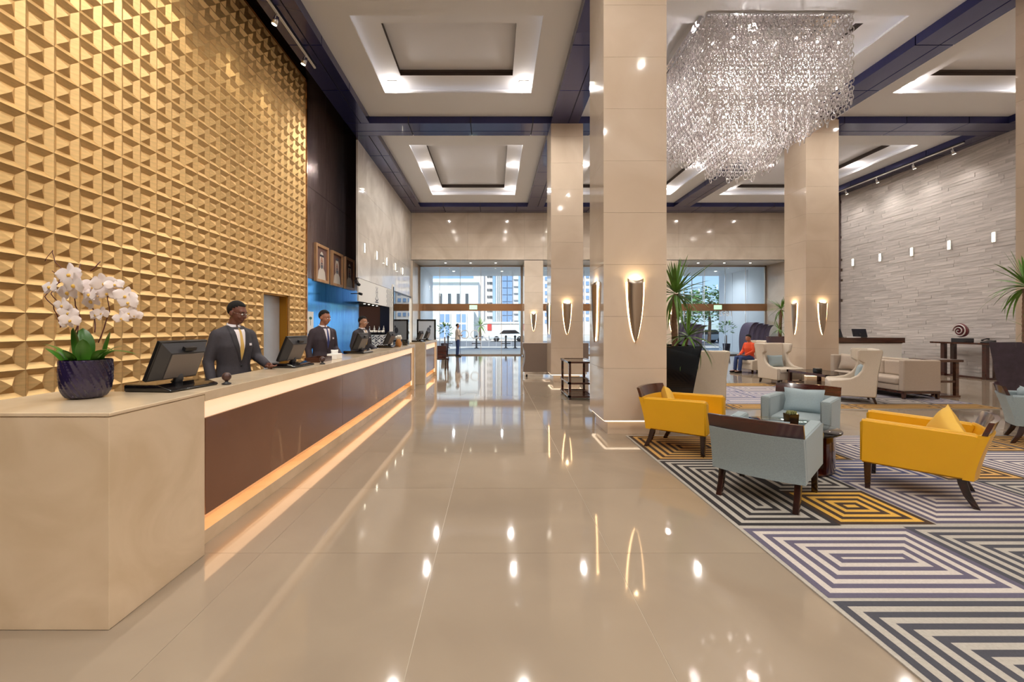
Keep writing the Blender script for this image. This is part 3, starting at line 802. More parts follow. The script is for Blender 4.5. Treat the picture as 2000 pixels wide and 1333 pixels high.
# sofa
t = thing('sofa', 'boxy taupe sofa seen from its end behind the cream wing chair', 'sofa', (9.40, 10.70, .011))
for y0, y1 in ((-1.06, -.92), (.92, 1.06)): MB().rbox(-.42, .40, y0, y1, .17, .86, .03).build('armrest', M['taupe'], t)
MB().rbox(.22, .42, -.95, .95, .17, .84, .03).build('backrest', M['taupe'], t)
MB().rbox(-.42, .25, -.93, .93, .17, .30, .02).build('seat_base', M['taupe'], t)
for k in range(2): MB().rbox(-.45, .20, -.92+.92*k+.005, -.92+.92*(k+1)-.005, .30, .46, .05, 4).build('seat_cushion', M['taupe'], t)
for k in range(2): MB().rbox(.06, .22, -.92+.92*k+.005, -.92+.92*(k+1)-.005, .45, .80, .05, 4).build('back_cushion', M['taupe'], t)
m = MB(); m.box(-.40, .40, -1.04, 1.04, .12, .17); m.build('plinth_rail', M['walnut'], t)
for x in (-.37, .37):
    for y in (-1.0, 1.0): MB().prism([(-.03, .13), (-.02, 0), (.02, 0), (.03, .13)], y-.03, y+.03, 'y', M=Matrix.Translation((x, 0, 0))).build('leg', M['walnut'], t)
cu = thing('sofa_cushion', 'taupe scatter cushion leaning in the far corner of the taupe sofa', 'cushion', (9.22, 11.40, .70))
MB().pillow(.46, .42, .15, 10).build('cover', M['taupe'], cu, (0, 0, 0), (-.35, 0, -PI/2+.5))
# low brown table with shelf
t = thing('coffee_table', 'low rectangular brown wood and glass table in front of the sofa', 'table', (8.30, 11.1, .011))
m = MB()
for s_ in (-1, 1): m.box(s_*.405-.035, s_*.405+.035, -.72, .72, .39, .45); m.box(-.44, .44, s_*.69-.03, s_*.69+.03, .39, .45)
m.build('top_frame', M['wine'], t); MB().box(-.37, .37, -.66, .66, .435, .448).build('glass_top', M['tglass'], t)
for x in (-.39, .39):
    for y in (-.66, .66): MB().box(x-.035, x+.035, y-.035, y+.035, 0, .39).build('leg', M['wine'], t)
MB().box(-.42, .42, -.70, .70, .12, .15).build('shelf', M['walnut'], t)
t = thing('tissue_box', 'black box standing on the low brown table by the sofa', 'box', (8.12, 11.05, .461))
m = MB(); m.rbox(-.07, .07, -.07, .07, 0, .10, .008, 2); m.build('box', M['gloss_black'], t); MB().box(-.05, .05, -.012, .012, .10, .104).build('slot', M['white'], t)
# end table
t = thing('end_table', 'tall brown open frame end table behind the taupe sofa', 'table', (10.28, 10.25, 0))
MB().box(-.36, .36, -.28, .28, .80, .855).build('table_top', M['walnut'], t)
for x in (-.25, .25):
    MB().box(x-.035, x+.035, -.25, -.18, .04, .80).build('leg', M['walnut'], t); MB().box(x-.035, x+.035, .18, .25, .04, .80).build('leg', M['walnut'], t)
m = MB(); m.box(-.32, .32, -.25, .25, 0, .04); m.build('foot_frame', M['walnut'], t); MB().box(-.215, .215, -.24, -.19, .33, .38).build('stretcher', M['walnut'], t)

# ------------------------------------------------------------------ planters with palms
def planter(loc, w0, w1, h_, mt, label, d0=None):
    t = thing('planter', label, 'planter', loc)
    m = MB(); e = .02
    def rect(w, z): return [(-w/2,-w/2,z),(w/2,-w/2,z),(w/2,w/2,z),(-w/2,w/2,z)]
    vs = rect(w0, 0)+rect(w1, h_)+rect(w1-.06, h_)+rect(w1-.08, h_-.1)
    fs = [(3,2,1,0)]
    for a in range(3):
        for k in range(4): fs.append((a*4+k, a*4+(k+1) % 4, (a+1)*4+(k+1) % 4, (a+1)*4+k))
    m.add(vs, fs); m.build('box', mt, t)
    MB().add(rect(w1-.07, h_-.07), [(0,1,2,3)]).build('soil', M['soil'], t)
    return t
def blade(L, w, droop, n=7, fold=.25):
    vs = []; fs = []
    for i in range(n+1):
        u = i/n; ww = w*(min(1, .35+u*3)*(1-u)**.6)
        x = L*u*(1-.18*droop*u); z = -droop*L*.55*u*u
        vs += [(x, -ww, z+fold*ww), (x, 0, z), (x, ww, z+fold*ww)]
    for i in range(n):
        a = i*3; fs += [(a, a+3, a+4, a+1), (a+1, a+4, a+5, a+2)]
    m = MB().add(vs, fs, 0, True).mesh('leaf'); m.materials.append(M['leaf']); return m
BL = [blade(1, .046, d) for d in (.05, .3, .6, .9, 1.2)]
def crown(t, c, L, n, seed, w=1.):
    r = random.Random(seed)
    for k in range(n):
        el = r.uniform(-.5, 1.35); a = k*2.399+r.uniform(-.2, .2)
        d = min(4, max(0, int((1.3-el)*2.2+r.uniform(-.8, .8))))
        l = L*r.uniform(.75, 1.1)*(1 if el < .9 else .85)
        o = place('leaf', BL[d], t, (c[0]+.02*math.cos(a), c[1]+.02*math.sin(a), c[2]+.05*el))
        o.rotation_euler = Euler((r.uniform(-.3, .3), -el, a), 'XYZ'); o.scale = (l, l*.9*w, l)
def trunk(t, pts, r0, r1):
    n = 26; P = []; rr = []
    for i in range(n+1):
        u = i/n*(len(pts)-1); k = min(int(u), len(pts)-2); f = u-k
        P.append(Vector(pts[k]).lerp(Vector(pts[k+1]), f)); rr.append((r0+(r1-r0)*i/n)*(1+.10*(i % 2)))
    MB().tube(P, rr, 9).build('trunk', M['trunk'], t)
planter((3.12, 8.02, 0), .58, .92, 1.27, M['planter'], 'tall tapered black planter behind the nearest column')
t = thing('palm', 'tall spiky palm rising from the black planter behind the nearest column', 'plant', (3.12, 8.02, 1.20))
trunk(t, [(.18, 0, 0), (.16, 0, .5), (.19, 0, 1.0)], .055, .042); crown(t, (.19, 0, 1.0), .78, 64, 3)
trunk(t, [(.30, -.05, 0), (.36, -.08, .2)], .04, .035); crown(t, (.37, -.1, .22), .66, 40, 4)
planter((8.84, 7.09, 0), .56, .82, 1.34, M['planter2'], 'tall dark stone planter beside the right edge of the view')
t = thing('palm', 'spiky palm in the dark stone planter at the right edge', 'plant', (8.84, 7.09, 1.27))
trunk(t, [(-.24, 0, 0), (-.28, -.02, .5), (-.28, -.02, .95)], .06, .045); crown(t, (-.28, -.02, .97), .66, 64, 5); crown(t, (-.30, -.05, .28), .28, 9, 15)
planter((9.40, 14.05, 0), .64, .90, 1.29, mat('plum_planter', lin(62,26,34), .2, coat=.4), 'glossy plum coloured planter left of the far column')
t = thing('palm', 'small double crowned palm left of the far column', 'plant', (9.40, 14.05, 1.22))
trunk(t, [(-.27, 0, 0), (-.26, 0, .5), (-.22, 0, .92)], .05, .04); crown(t, (-.22, 0, .94), .52, 50, 6); crown(t, (-.34, -.05, .30), .34, 36, 7)

# ------------------------------------------------------------------ right reception desk, console, ornaments
t = thing('reception_desk', 'white and dark wood reception desk in front of the stone wall', 'desk', (12.6, 15.9, 0))
MB().box(-1.86, 1.78, -.38, .38, 0, 1.02).build('front_panel', M['white'], t)
MB().box(-1.92, 1.86, -.42, .42, 1.04, 1.22).build('desk_top', M['walnut'], t)
MB().box(-1.88, 1.80, -.39, .39, 1.02, 1.04).build('shadow_gap', M['dark'], t)
def laptop(loc, rz, label):
    t = thing('desk_monitor', label, 'monitor', loc, rz)
    MB().rbox(-.15, .15, -.1, .12, 0, .018, .006, 2).build('base', M['black'], t)
    MB().rbox(-.24, .24, -.015, .015, 0, .30, .01, 2).build('screen', M['screen'], t, (0, .02, .02), (-.3, 0, 0))
    MB().box(-.03, .03, .02, .05, .01, .16).build('stand', M['dgrey'], t)
laptop((12.42, 15.9, 1.22), .2, 'left dark monitor on the right reception desk')
laptop((13.25, 15.9, 1.22), -.1, 'right dark monitor on the right reception desk')
t = thing('paper_stack', 'white papers between the two monitors on the right reception desk', 'papers', (12.85, 15.72, 1.22))
MB().box(-.16, .16, -.12, .12, 0, .03).build('sheets', M['paper'], t, None, (0, 0, .2))
t = thing('console_table', 'dark wood console table against the stone wall under the swirl sculpture', 'table', (15.02, 13.95, 0))
MB().box(-.24, .30, -.98, .98, 1.06, 1.11).build('table_top', M['walnut'], t)
for y in (-.62, .62):
    MB().box(-.18, -.08, y-.06, y+.06, .06, 1.06).build('leg', M['wine'], t); MB().box(.14, .24, y-.06, y+.06, .06, 1.06).build('leg', M['wine'], t)
    MB().box(-.18, .24, y-.06, y+.06, 0, .06).build('foot', M['wine'], t)
MB().box(-.12, -.06, -.56, .56, .0, .06).build('stretcher', M['wine'], t)
t = thing('swirl_sculpture', 'red and white spiral ball sculpture on the dark console table', 'sculpture', (14.95, 14.05, 1.11))
MB().rbox(-.16, .16, -.2, .2, 0, .13, .01, 2).build('plinth', M['dgrey'], t)
M['swirl'] = mat('swirl_red', lin(104,44,52), .2, coat=.3); M['swirlw'] = mat('swirl_white', lin(206,198,196), .3)
pr, pw = [], []
for i in range(90):
    u = i/89; a = 2*PI*2.4*u; r_ = .22*(1-u*.93)
    pr.append((-.05-.06*u, r_*math.cos(a), .36+r_*math.sin(a)))
MB().tube(pr, [.05*(1-.65*i/89) for i in range(90)], 8).build('spiral', M['swirl'], t)
pw = [(p[0]-.035, p[1], p[2]) for p in pr]; MB().tube(pw, [.024*(1-.6*i/89) for i in range(90)], 6).build('inlay', M['swirlw'], t)
MB().sphere((.0, 0, .36), .19, 16, 12, sc=(.5, 1, 1)).build('core', M['swirl'], t)
t = thing('desk_phone', 'dark desk telephone on the console table beside the sculpture', 'telephone', (14.95, 13.32, 1.11), -PI/2)
MB().prism([(-.12, 0), (.12, 0), (.12, .09), (-.12, .03)], -.12, .12, 'x', r=.008).build('base', M['black'], t)
MB().tube([(-.08, -.1, .08), (-.08, -.03, .11), (-.08, .05, .13), (-.08, .11, .12)], [.03, .018, .018, .03], 8).build('handset', M['black'], t)

# ------------------------------------------------------------------ three tier stand and bell desk near the middle columns
t = thing('tiered_stand', 'three tier red brown stand with glass shelves behind the nearest column', 'stand', (1.93, 10.2, 0))
for x in (-.26, .26):
    for y in (-.52, .52): MB().box(x-.025, x+.025, y-.025, y+.025, 0, .80).build('leg', M['wine'], t)
def frame(z, name, slat=False):
    m = MB()
    for s_ in (-1, 1): m.box(s_*.27-.03, s_*.27+.03, -.56, .56, z, z+.04); m.box(-.30, .30, s_*.53-.03, s_*.53+.03, z, z+.04)
    o = m.build(name, M['wine'], t)
    if slat:
        for k in range(7): MB().box(-.24, .24, -.45+.15*k-.03, -.45+.15*k+.03, z+.01, z+.03).build('slat', M['wine'], o)
    else: MB().box(-.24, .24, -.5, .5, z+.022, z+.032).build('glass_shelf', M['tglass'], o)
frame(.80, 'top_frame'); frame(.34, 'middle_frame'); frame(.05, 'bottom_frame', True)
t = thing('bell_desk', 'grey brown wheeled bell desk half hidden by the second column', 'desk', (1.98, 14.35, 0))
M['belly'] = mat('bell_desk_panel', lin(132,118,110), .35)
m = MB(); m.prism([(-1.04, .16), (-1.04, .30), (-1.0, .46), (-.98, .60), (-.98, .80), (-1.02, .90), (-1.05, .98), (-1.05, 1.08), (1.05, 1.08), (1.05, .16)], -.28, .28, 'y', r=.004, seg=1)
m.build('body', M['belly'], t)
MB().box(-1.0, 1.0, -.25, .25, .08, .16).build('chrome_base', M['chrome'], t)
for x in (-.95, -.05, .9):
    MB().tube([(x, -.22, .045), (x+.05, -.22, .045)], .045, 12).build('wheel', M['black'], t)

# ------------------------------------------------------------------ long reception counter
XF, ZC = -2.027, 1.147
M['panel'] = mat('counter_panel', lin(134,94,72), .24, metal=.5, coat=.3, var=.06, vscale=2)
M['cavity'] = mat('cavity_paint', lin(226,200,170), .6)
M['diffuser2'] = emis('counter_under_diffuser', (1, .58, .30, 1), 2.2)
def counter(x0f, ya, yb, zc, label, panels, endw, deep, blockw=None):
    """Ledge along Y with marble end blocks, recessed floating front panels and warm strips behind them."""
    t = thing('reception_counter', label, 'counter', (0, 0, 0))
    xb = x0f-.443
    if blockw:                                      # wide near block
        t2 = thing('counter_end_block', 'wide marble block at the near end of the counter, carrying the orchid pot', 'counter', (0, 0, 0))
        m = MB(); m.rbox(x0f-blockw, x0f, ya, ya+endw, .0, zc-.022, .004, 1); m.build('block', M['counter'], t2)
        MB().rbox(x0f-blockw-.004, x0f+.004, ya-.004, ya+endw, zc-.02, zc, .003, 1).build('block_top', M['counter'], t2)
    else:
        MB().rbox(xb, x0f, ya, ya+endw, 0, zc-.07, .004, 1).build('end_block', M['counter'], t)
    MB().rbox(xb, x0f, yb-.14, yb, 0, zc-.07, .004, 1).build('end_block', M['counter'], t)
    y0 = ya+endw if blockw else ya
    MB().rbox(xb, x0f, y0+.002, yb, zc-.07, zc, .003, 1).build('ledge_top', M['counter'], t)
    a, b = ya+endw, yb-.14
    MB().box(xb, x0f-.24, a, b, .02, zc-.07).build('cavity_back', M['cavity'], t)
    n = len(panels)-1
    for k in range(n):
        MB().box(x0f-.075, x0f-.045, panels[k]+.004, panels[k+1]-.004, .25, .945).build('front_panel', M['panel'], t)
    d = MB().box(x0f-.075, x0f-.055, a+.002, b-.002, .948, zc-.072); d.build('light_diffuser', M['diffuser'], t)
    MB().box(x0f-.075, x0f-.055, panels[-1]+.004, b-.002, .12, .944).build('light_diffuser', M['diffuser'], t)
    MB().box(x0f-.235, x0f-.08, a+.01, b-.01, .245, .26).build('lower_light_strip', M['diffuser2'], t)
    MB().box(x0f-.24, x0f-.10, a, b, .0, .10).build('plinth', M['counter'], t)
    for k in range(n):
        y = (panels[k]+panels[k+1])/2
        MB().box(x0f-.24, x0f-.075, y-.02, y+.02, .5, .7).build('panel_bracket', M['dgrey'], t)
    return t
counter(XF, 2.32, 11.36, ZC, 'long beige marble reception counter with brown backlit panels', [3.16, 6.03, 8.24, 11.12], .77, 0, 1.03)
counter(-1.90, 12.2, 14.75, 1.17, 'second short marble counter beyond the long reception counter', [12.5, 14.5], .2, 0)
# rear staff desk and raised platform
t = thing('staff_platform', 'low raised staff floor behind the long counter', 'platform', (0, 0, 0))
MB().box(-4.3, -2.55, 3.3, 11.3, .001, .10).build('deck', M['walnut'], t)

# point of sale monitors: screen towards the staff, moulded back towards the lobby
def terminal_proto():
    t = thing('counter_monitor', 'x', 'monitor')
    MB().prism([(-.19, 0), (.17, 0), (.17, .018), (.06, .05), (-.19, .05)], -.215, .215, 'y', r=.006, seg=2).build('base', M['gloss_black'], t)
    Mx = Matrix.Translation((-.03, 0, .065)) @ Matrix.Rotation(.40, 4, 'Y')
    m = MB(); m.rbox(-.03, 0, -.21, .21, 0, .30, .006, 2, M=Mx); m.build('bezel', M['black'], t)
    MB().box(-.034, -.029, -.18, .18, .03, .27, M=Mx).build('screen', M['screen'], t)
    vs = [(0,-.20,.01),(0,.20,.01),(0,.20,.29),(0,-.20,.29),(.055,-.15,.035),(.055,.15,.035),(.055,.15,.235),(.055,-.15,.235)]
    MB().add(vs, [(0,1,5,4),(1,2,6,5),(2,3,7,6),(3,0,4,7),(4,5,6,7)], 0, False, Mx).build('back_shell', M['dgrey'], t)
    MB().box(.054, .060, -.14, .14, .045, .225, M=Mx).build('back_plate', M['grey'], t)
    m = MB(); m.box(.035, .062, -.05, .05, .252, .275, M=Mx); m.build('handle', M['black'], t)
    MB().tube([(.0, 0, .03), (.03, 0, .07), (.02, 0, .13)], [.035, .03, .03], 10).build('neck', M['dgrey'], t)
    return t
tp = terminal_proto(); first = True
for (x, y, rz, sc, l) in ((-2.36, 3.26, -.12, 1.02, 'black counter monitor beside the orchid pot, nearest the camera'), (-2.33, 5.06, -.1, 1, 'black counter monitor between the first and second receptionists'),
                      (-2.33, 7.62, -.1, 1, 'black counter monitor in front of the third receptionist'), (-2.33, 9.72, -.1, 1, 'black counter monitor near the far end of the long counter'),
                      (-2.16, 12.75, -.1, .9, 'dark monitor on the near end of the second counter'), (-2.16, 14.1, -.1, .9, 'dark monitor on the far end of the second counter')):
    t = tp if first else copy_tree(tp); first = False
    t.location = (x, y, 1.147 if y < 12 else 1.17); t.rotation_euler = (0, 0, rz); t.scale = (sc, sc, sc); tag(t, l, None, 'counter monitors')
# small things on the counter
t = thing('card_reader', 'small round brown scanner beside the nearest counter monitor', 'scanner', (-2.10, 3.46, 1.147))
M['brn'] = mat('brown_plastic', lin(72,48,44), .4)
MB().lathe([(.03, 0), (.035, .01), (.012, .02), (.012, .04)], 14).build('foot', M['dgrey'], t); MB().sphere((0, 0, .062), .034, 14, 10).build('scanner_head', M['brn'], t)
t = thing('card_reader', 'small round brown scanner beside the second counter monitor', 'scanner', (-2.08, 5.34, 1.147))
MB().lathe([(.03, 0), (.035, .01), (.012, .02), (.012, .04)], 14).build('foot', M['dgrey'], t); MB().sphere((0, 0, .062), .034, 14, 10).build('scanner_head', M['brn'], t)
t = thing('pen_tray', 'long brown tray on the counter before the second receptionist', 'tray', (-2.30, 5.78, 1.147))
m = MB(); m.box(-.10, .10, -.20, .20, 0, .012); m.box(-.10, -.088, -.2, .2, .012, .06); m.box(.088, .1, -.2, .2, .012, .06); m.box(-.088, .088, -.2, -.188, .012, .06); m.box(-.088, .088, .188, .2, .012, .06)
m.build('tray', M['walnut'], t)
t = thing('tissue_box', 'white tissue box on the counter before the second receptionist', 'box', (-2.26, 6.25, 1.147))
MB().rbox(-.07, .07, -.11, .11, 0, .075, .006, 2).build('carton', M['paper'], t)
m = MB(); m.pillow(.10, .07, .05, 6); m.build('tissue', M['paper'], t, (0, 0, .095), (0, 0, .4))
t = thing('small_vase', 'amber glass vase on the counter beside the fourth monitor', 'vase', (-2.16, 9.98, 1.147))
MB().lathe([(.05, 0), (.075, .05), (.08, .10), (.05, .15), (.045, .18)], 16).build('body', mat('amber', lin(176,118,62), .15, coat=.5), t)
t = thing('small_bowl', 'small black cup near the far end of the long counter', 'cup', (-2.19, 10.85, 1.147))
MB().lathe([(.06, 0), (.085, .14), (.078, .14), (.05, .02)], 16).build('cup', M['gloss_black'], t)
t = thing('flower_vase', 'tiny white flower arrangement at the far end of the long counter', 'flowers', (-2.25, 10.4, 1.147))
MB().lathe([(.035, 0), (.05, .06), (.03, .12), (.035, .14)], 12).build('vase', M['chrome'], t)
for k in range(7): MB().sphere((.05*math.cos(k*2.4), .05*math.sin(k*2.4), .19+.02*(k % 3)), .032, 8, 6).build('blossom', M['paper'], t)

# ------------------------------------------------------------------ orchid in a spiral ribbed pot
t = thing('orchid_pot', 'dark ribbed violet pot with white orchids on the near end of the counter', 'potted plant', (-2.61, 2.82, ZC))
M['potm'] = mat('violet_glaze', lin(32,22,58), .22, coat=.6, var=.25, vscale=9)
vs = []; fs = []; n = 132; prof = [(.076, 0), (.100, .012), (.121, .05), (.130, .11), (.132, .18), (.129, .235), (.128, .245)]
K = 20
for i in range(K+1):
    u = i/K*(len(prof)-1); k = min(int(u), len(prof)-2); f_ = u-k
    r_ = prof[k][0]*(1-f_)+prof[k+1][0]*f_; z = prof[k][1]*(1-f_)+prof[k+1][1]*f_
    for j in range(n):
        a = 2*PI*j/n; d = .0045*math.cos(22*a+z*85)*(1 if 1 < i < K-1 else .3)
        vs.append(((r_+d)*math.cos(a), (r_+d)*math.sin(a), z))
for i in range(K):
    for j in range(n): fs.append((i*n+j, i*n+(j+1) % n, (i+1)*n+(j+1) % n, (i+1)*n+j))
fs.append(tuple(range(n-1, -1, -1)))
o = MB().add(vs, fs, 0, True).build('pot', M['potm'], t)
MB().lathe([(.128, .245), (.119, .245), (.117, .225), (.02, .225)], 40).build('soil', M['soil'], t)
def big_leaf(L, w, bend):
    vs = []; fs = []; n_ = 10
    for i in range(n_+1):
        u = i/n_; ww = w*math.sin(PI*min(1, .12+.88*u))**.6*(1 if u < .97 else .5); z = L*(u-bend*u*u*.5); x = L*bend*u*u*.8
        for k, e in ((-1, .3), (-.5, .08), (0, 0), (.5, .08), (1, .3)): vs.append((x+ww*e, ww*k, z))
    for i in range(n_):
        for k in range(4): a = i*5+k; fs.append((a, a+1, a+6, a+5))
    m = MB().add(vs, fs, 0, True).mesh('leaf'); m.materials.append(M['leafd']); return m
LV = [big_leaf(.24, .052, .25), big_leaf(.27, .032, 1.0), big_leaf(.18, .046, .5)]
for (k, a, lean, x, y, s_) in ((0, -2.0, -.1, -.01, -.04, 1.05), (0, -.9, .1, .03, -.05, .75), (2, -1.7, .2, .02, -.09, .75), (0, 2.4, .15, -.04, .03, 1.1), (1, .05, .35, .08, -.02, 1.0), (1, -.35, .2, .09, -.05, .9),
                            (1, .5, .0, .07, .02, .8), (2, 3.0, .4, -.08, -.01, .9), (0, .9, .0, .04, .06, .95), (1, 3.4, -.2, -.07, -.05, .7), (2, -2.7, .3, -.07, -.06, .9)):
    place('leaf', LV[k], t, (x, y, .225), (0, lean, a)).scale = (s_,)*3
M['twig'] = mat('red_twig', lin(84,28,30), .5); M['petal'] = mat('orchid_petal', lin(240,228,226), .5, var=.03, vscale=30, sheen=.2)
M['lip'] = mat('orchid_lip', lin(222,180,84), .5)
def P3(x, y): return (px(x, y, 2.80)-Vector((-2.61, 2.82, ZC)))
def twig(pts, r=.0035):
    Q = []
    for i in range(len(pts)-1):
        a, b = P3(*pts[i]), P3(*pts[i+1]); a.y += .03*math.sin(i*1.7); b.y += .03*math.sin((i+1)*1.7)
        for k in range(4): Q.append(a.lerp(b, k/4)+Vector((.004*math.sin(k+i), 0, 0)))
    Q.append(b); MB().tube(Q, [r*(1-.4*i/len(Q)) for i in range(len(Q))], 6).build('twig', M['twig'], t)
twig([(118, 640), (104, 622), (106, 598), (96, 580), (108, 555), (126, 540), (130, 530), (112, 512), (94, 488), (84, 510)], .003)
twig([(117, 640), (126, 616), (124, 598), (108, 575), (106, 560), (110, 545), (108, 530)], .003)
twig([(146, 650), (147, 620), (148, 590), (152, 560), (153, 515)], .004); twig([(150, 655), (145, 622), (136, 596), (120, 590), (108, 595)], .003)
twig([(192, 670), (205, 610), (212, 575), (217, 562)], .0035); twig([(185, 650), (176, 615), (180, 590), (195, 585), (215, 563), (240, 568), (258, 580)], .0035)
twig([(176, 530), (188, 510)], .004)
def flower(x, y, sz, tilt, seed):
    f_ = bpy.data.objects.new('blossom', None); COL.objects.link(f_); f_.parent = t
    c = P3(x, y); r = random.Random(seed); f_.location = (c.x, c.y-.06+r.uniform(-.05, .05), c.z); f_.rotation_euler = (r.uniform(-.35, .25), r.uniform(-.3, .3), tilt+r.uniform(-.4, .4))
    for k, (a, L, w) in enumerate(((PI/2, 1, .50), (PI/2+2.15, .95, .42), (PI/2-2.15, .95, .42), (.12, 1.05, .85), (PI-.12, 1.05, .85))):
        vs = []; fs = []; n_ = 7
        for i in range(n_+1):
            u = i/n_; ww = w*sz*.62*(max(0, math.sin(PI*(.06+.90*u)))**.7)
            for q_ in (-1, -.5, 0, .5, 1):
                X = L*sz*u; V = ww*q_; yv = -.16*sz*(u-.35)**2*1.5+.10*sz*q_*q_*u-(.01 if k > 2 else 0)
                vs.append((X*math.cos(a)-V*math.sin(a), yv, X*math.sin(a)+V*math.cos(a)))
        for i in range(n_):
            for q_ in range(4): b_ = i*5+q_; fs.append((b_, b_+1, b_+6, b_+5))
        MB().add(vs, fs, 0, True).build('petal', M['petal'], f_)
    MB().sphere((0, -.012, -.006), .2*sz, 8, 6, sc=(.7, .9, .8)).build('lip', M['lip'], f_)
for k, (x, y, sz) in enumerate(((143, 572, .062), (176, 560, .064), (185, 588, .060), (163, 540, .060), (128, 564, .052), (197, 562, .056), (156, 560, .055), (200, 578, .05), (226, 556, .052), (240, 558, .040), (225, 575, .045),
                             (262, 580, .050), (268, 592, .046), (160, 612, .045), (168, 626, .045), (195, 616, .045), (155, 632, .038), (268, 612, .040), (262, 622, .036), (274, 616, .036), (205, 612, .034), (152, 598, .04))):
    flower(x, y, sz*1.22, 0 if x < 215 else .5, k)

# ------------------------------------------------------------------ portraits, notice, picture lights on the veneer wall
M['frame'] = wood('picture_frame_wood', lin(186,140,100), lin(214,172,130), .35, 2, 20, .2)
M['pbg'] = mat('portrait_ground', lin(128,96,88), .6); M['pwhite'] = mat('portrait_white', lin(226,218,208), .6); M['pskin'] = mat('portrait_skin', lin(196,152,132), .6)
M['pdark'] = mat('portrait_dark', lin(54,58,70), .6); M['pgrey'] = mat('portrait_grey', lin(96,100,112), .6)
def disc(mb, cx, cz, rx, rz_, y, mi, n=20, a0=0, a1=2*PI):
    vs = [(cx+rx*math.cos(a0+(a1-a0)*i/n), y, cz+rz_*math.sin(a0+(a1-a0)*i/n)) for i in range(n+1)]
    mb.add(vs, [tuple(range(n+1))], mi)
def portrait(y0, y1, label, band):
    w = y1-y0; h_ = 1.07
    t = thing('framed_portrait', label, 'picture', (-5.0, (y0+y1)/2, 3.42), PI/2, 'framed portraits on the dark wall')
    m = MB(); f_ = .075
    m.box(-w/2, w/2, -.07, 0, h_/2-f_, h_/2); m.box(-w/2, w/2, -.07, 0, -h_/2, -h_/2+f_); m.box(-w/2, -w/2+f_, -.07, 0, -h_/2+f_, h_/2-f_); m.box(w/2-f_, w/2, -.07, 0, -h_/2+f_, h_/2-f_)
    m.build('frame', M['frame'], t)
    p = MB(); p.box(-w/2+f_, w/2-f_, -.03, -.005, -h_/2+f_, h_/2-f_, 0)
    y = -.034
    p.add([(-.30, y, -.45), (.30, y, -.45), (.24, y, -.22), (.12, y, -.12), (-.12, y, -.12), (-.24, y, -.22)], [(0,1,2,3,4,5)], 1)
    disc(p, 0, .08, .155, .27, y-.001, 1); disc(p, 0, .05, .10, .15, y-.002, 2); disc(p, 0, -.05, .085, .095, y-.003, 4); disc(p, 0, -.02, .045, .018, y-.0035, 2)
    for s_ in (-1, 1): disc(p, s_*.04, .085, .02, .012, y-.003, 3, 10)
    if band: p.add([(-.155, y-.003, .20), (.155, y-.003, .20), (.13, y-.003, .26), (-.13, y-.003, .26)], [(0,1,2,3)], 3)
    else: disc(p, 0, .27, .13, .09, y-.003, 4, 12, 0, PI)
    p.build('picture', [M['pbg'], M['pwhite'], M['pskin'], M['pdark'], M['pgrey']], t)
portrait(12.25, 13.17, 'framed portrait of a bearded person in white headdress, nearest the golden wall', True)
portrait(13.47, 14.42, 'middle framed portrait of a bearded person in a plain white headdress', False)
portrait(14.68, 15.62, 'framed portrait of a person in white headdress, nearest the marble wall', True)
t = thing('wall_notice', 'white notice sheet with a small tree drawing left of the second receptionist', 'notice', (-5.0, 11.98, 1.72), PI/2)
MB().box(-.2, .2, -.012, 0, -.30, .30).build('sheet', M['paper'], t)
m = MB(); disc(m, 0, .12, .10, .04, -.014, 0, 10); m.box(-.008, .008, -.016, -.012, -.08, .1, 0); m.build('printed_tree', mat('print_green', lin(70,110,90), .7), t)
t = thing('wall_camera', 'black security camera arm at the edge of the veneer wall', 'camera', (-4.40, 13.85, 2.95), 0)
MB().tube([(0, 0, .1), (.12, -.03, .1), (.16, -.03, .02)], .014, 8).build('arm', M['dgrey'], t); MB().tube([(.12, -.08, .0), (.22, -.16, -.04)], .045, 10).build('lens_housing', M['black'], t)
t = thing('wall_camera', 'lower black camera arm above the third receptionist', 'camera', (-4.40, 13.85, 2.62), 0)
MB().tube([(-.1, 0, .03), (.22, -.03, .03)], .014, 8).build('arm', M['dgrey'], t); MB().tube([(.18, -.06, .03), (.28, -.10, .0)], .04, 10).build('lens_housing', M['black'], t)

# track lights in the recess over the golden wall and on the right wall
def track(x, y0, y1, z, ys, side, label, nm):
    t = thing('track_rail', label, 'track light', (x, 0, z))
    MB().box(-.02, .02, y0, y1, 0, .03).build('rail', M['white'], t)
    for k, y in enumerate(ys):
        h_ = thing('track_spotlight', '%s small spotlight hanging from the %s' % (['first', 'second', 'third', 'fourth', 'fifth'][k], nm), 'spotlight', (x, y, z), 0, 'spotlights on the %s' % nm)
        MB().tube([(0, 0, 0), (0, 0, -.09)], .012, 8).build('stem', M['white'], h_); MB().tube([(0, 0, -.06), (side*.05, 0, -.20)], [.045, .055], 12).build('head', M['chrome'], h_)
        MB().tube([(side*.05, 0, -.200), (side*.0515, 0, -.204)], .045, 12).build('lens', M['lamp'], h_)
        spot((x+side*.07, y, z-.24), 50 if side < 0 else 55, 110, 1, .12, (1, .88, .68) if side < 0 else (1, .93, .86), (x+side*(.7 if side < 0 else .2), y, z-5.0))
    MB().box(-.03, .03, y0, y1, .03, .06).build('mount', M['dark'], t)

track(-4.04, 3.0, 9.95, 7.44, [9.45, 8.2, 6.6, 5.0], -1, 'white track rail over the golden relief wall', 'rail over the golden wall')
track(XR-.62, 14.0, 19.6, 7.44, [14.35, 15.7, 17.2, 18.7], 1, 'white track rail along the top of the stone wall', 'rail over the stone wall')

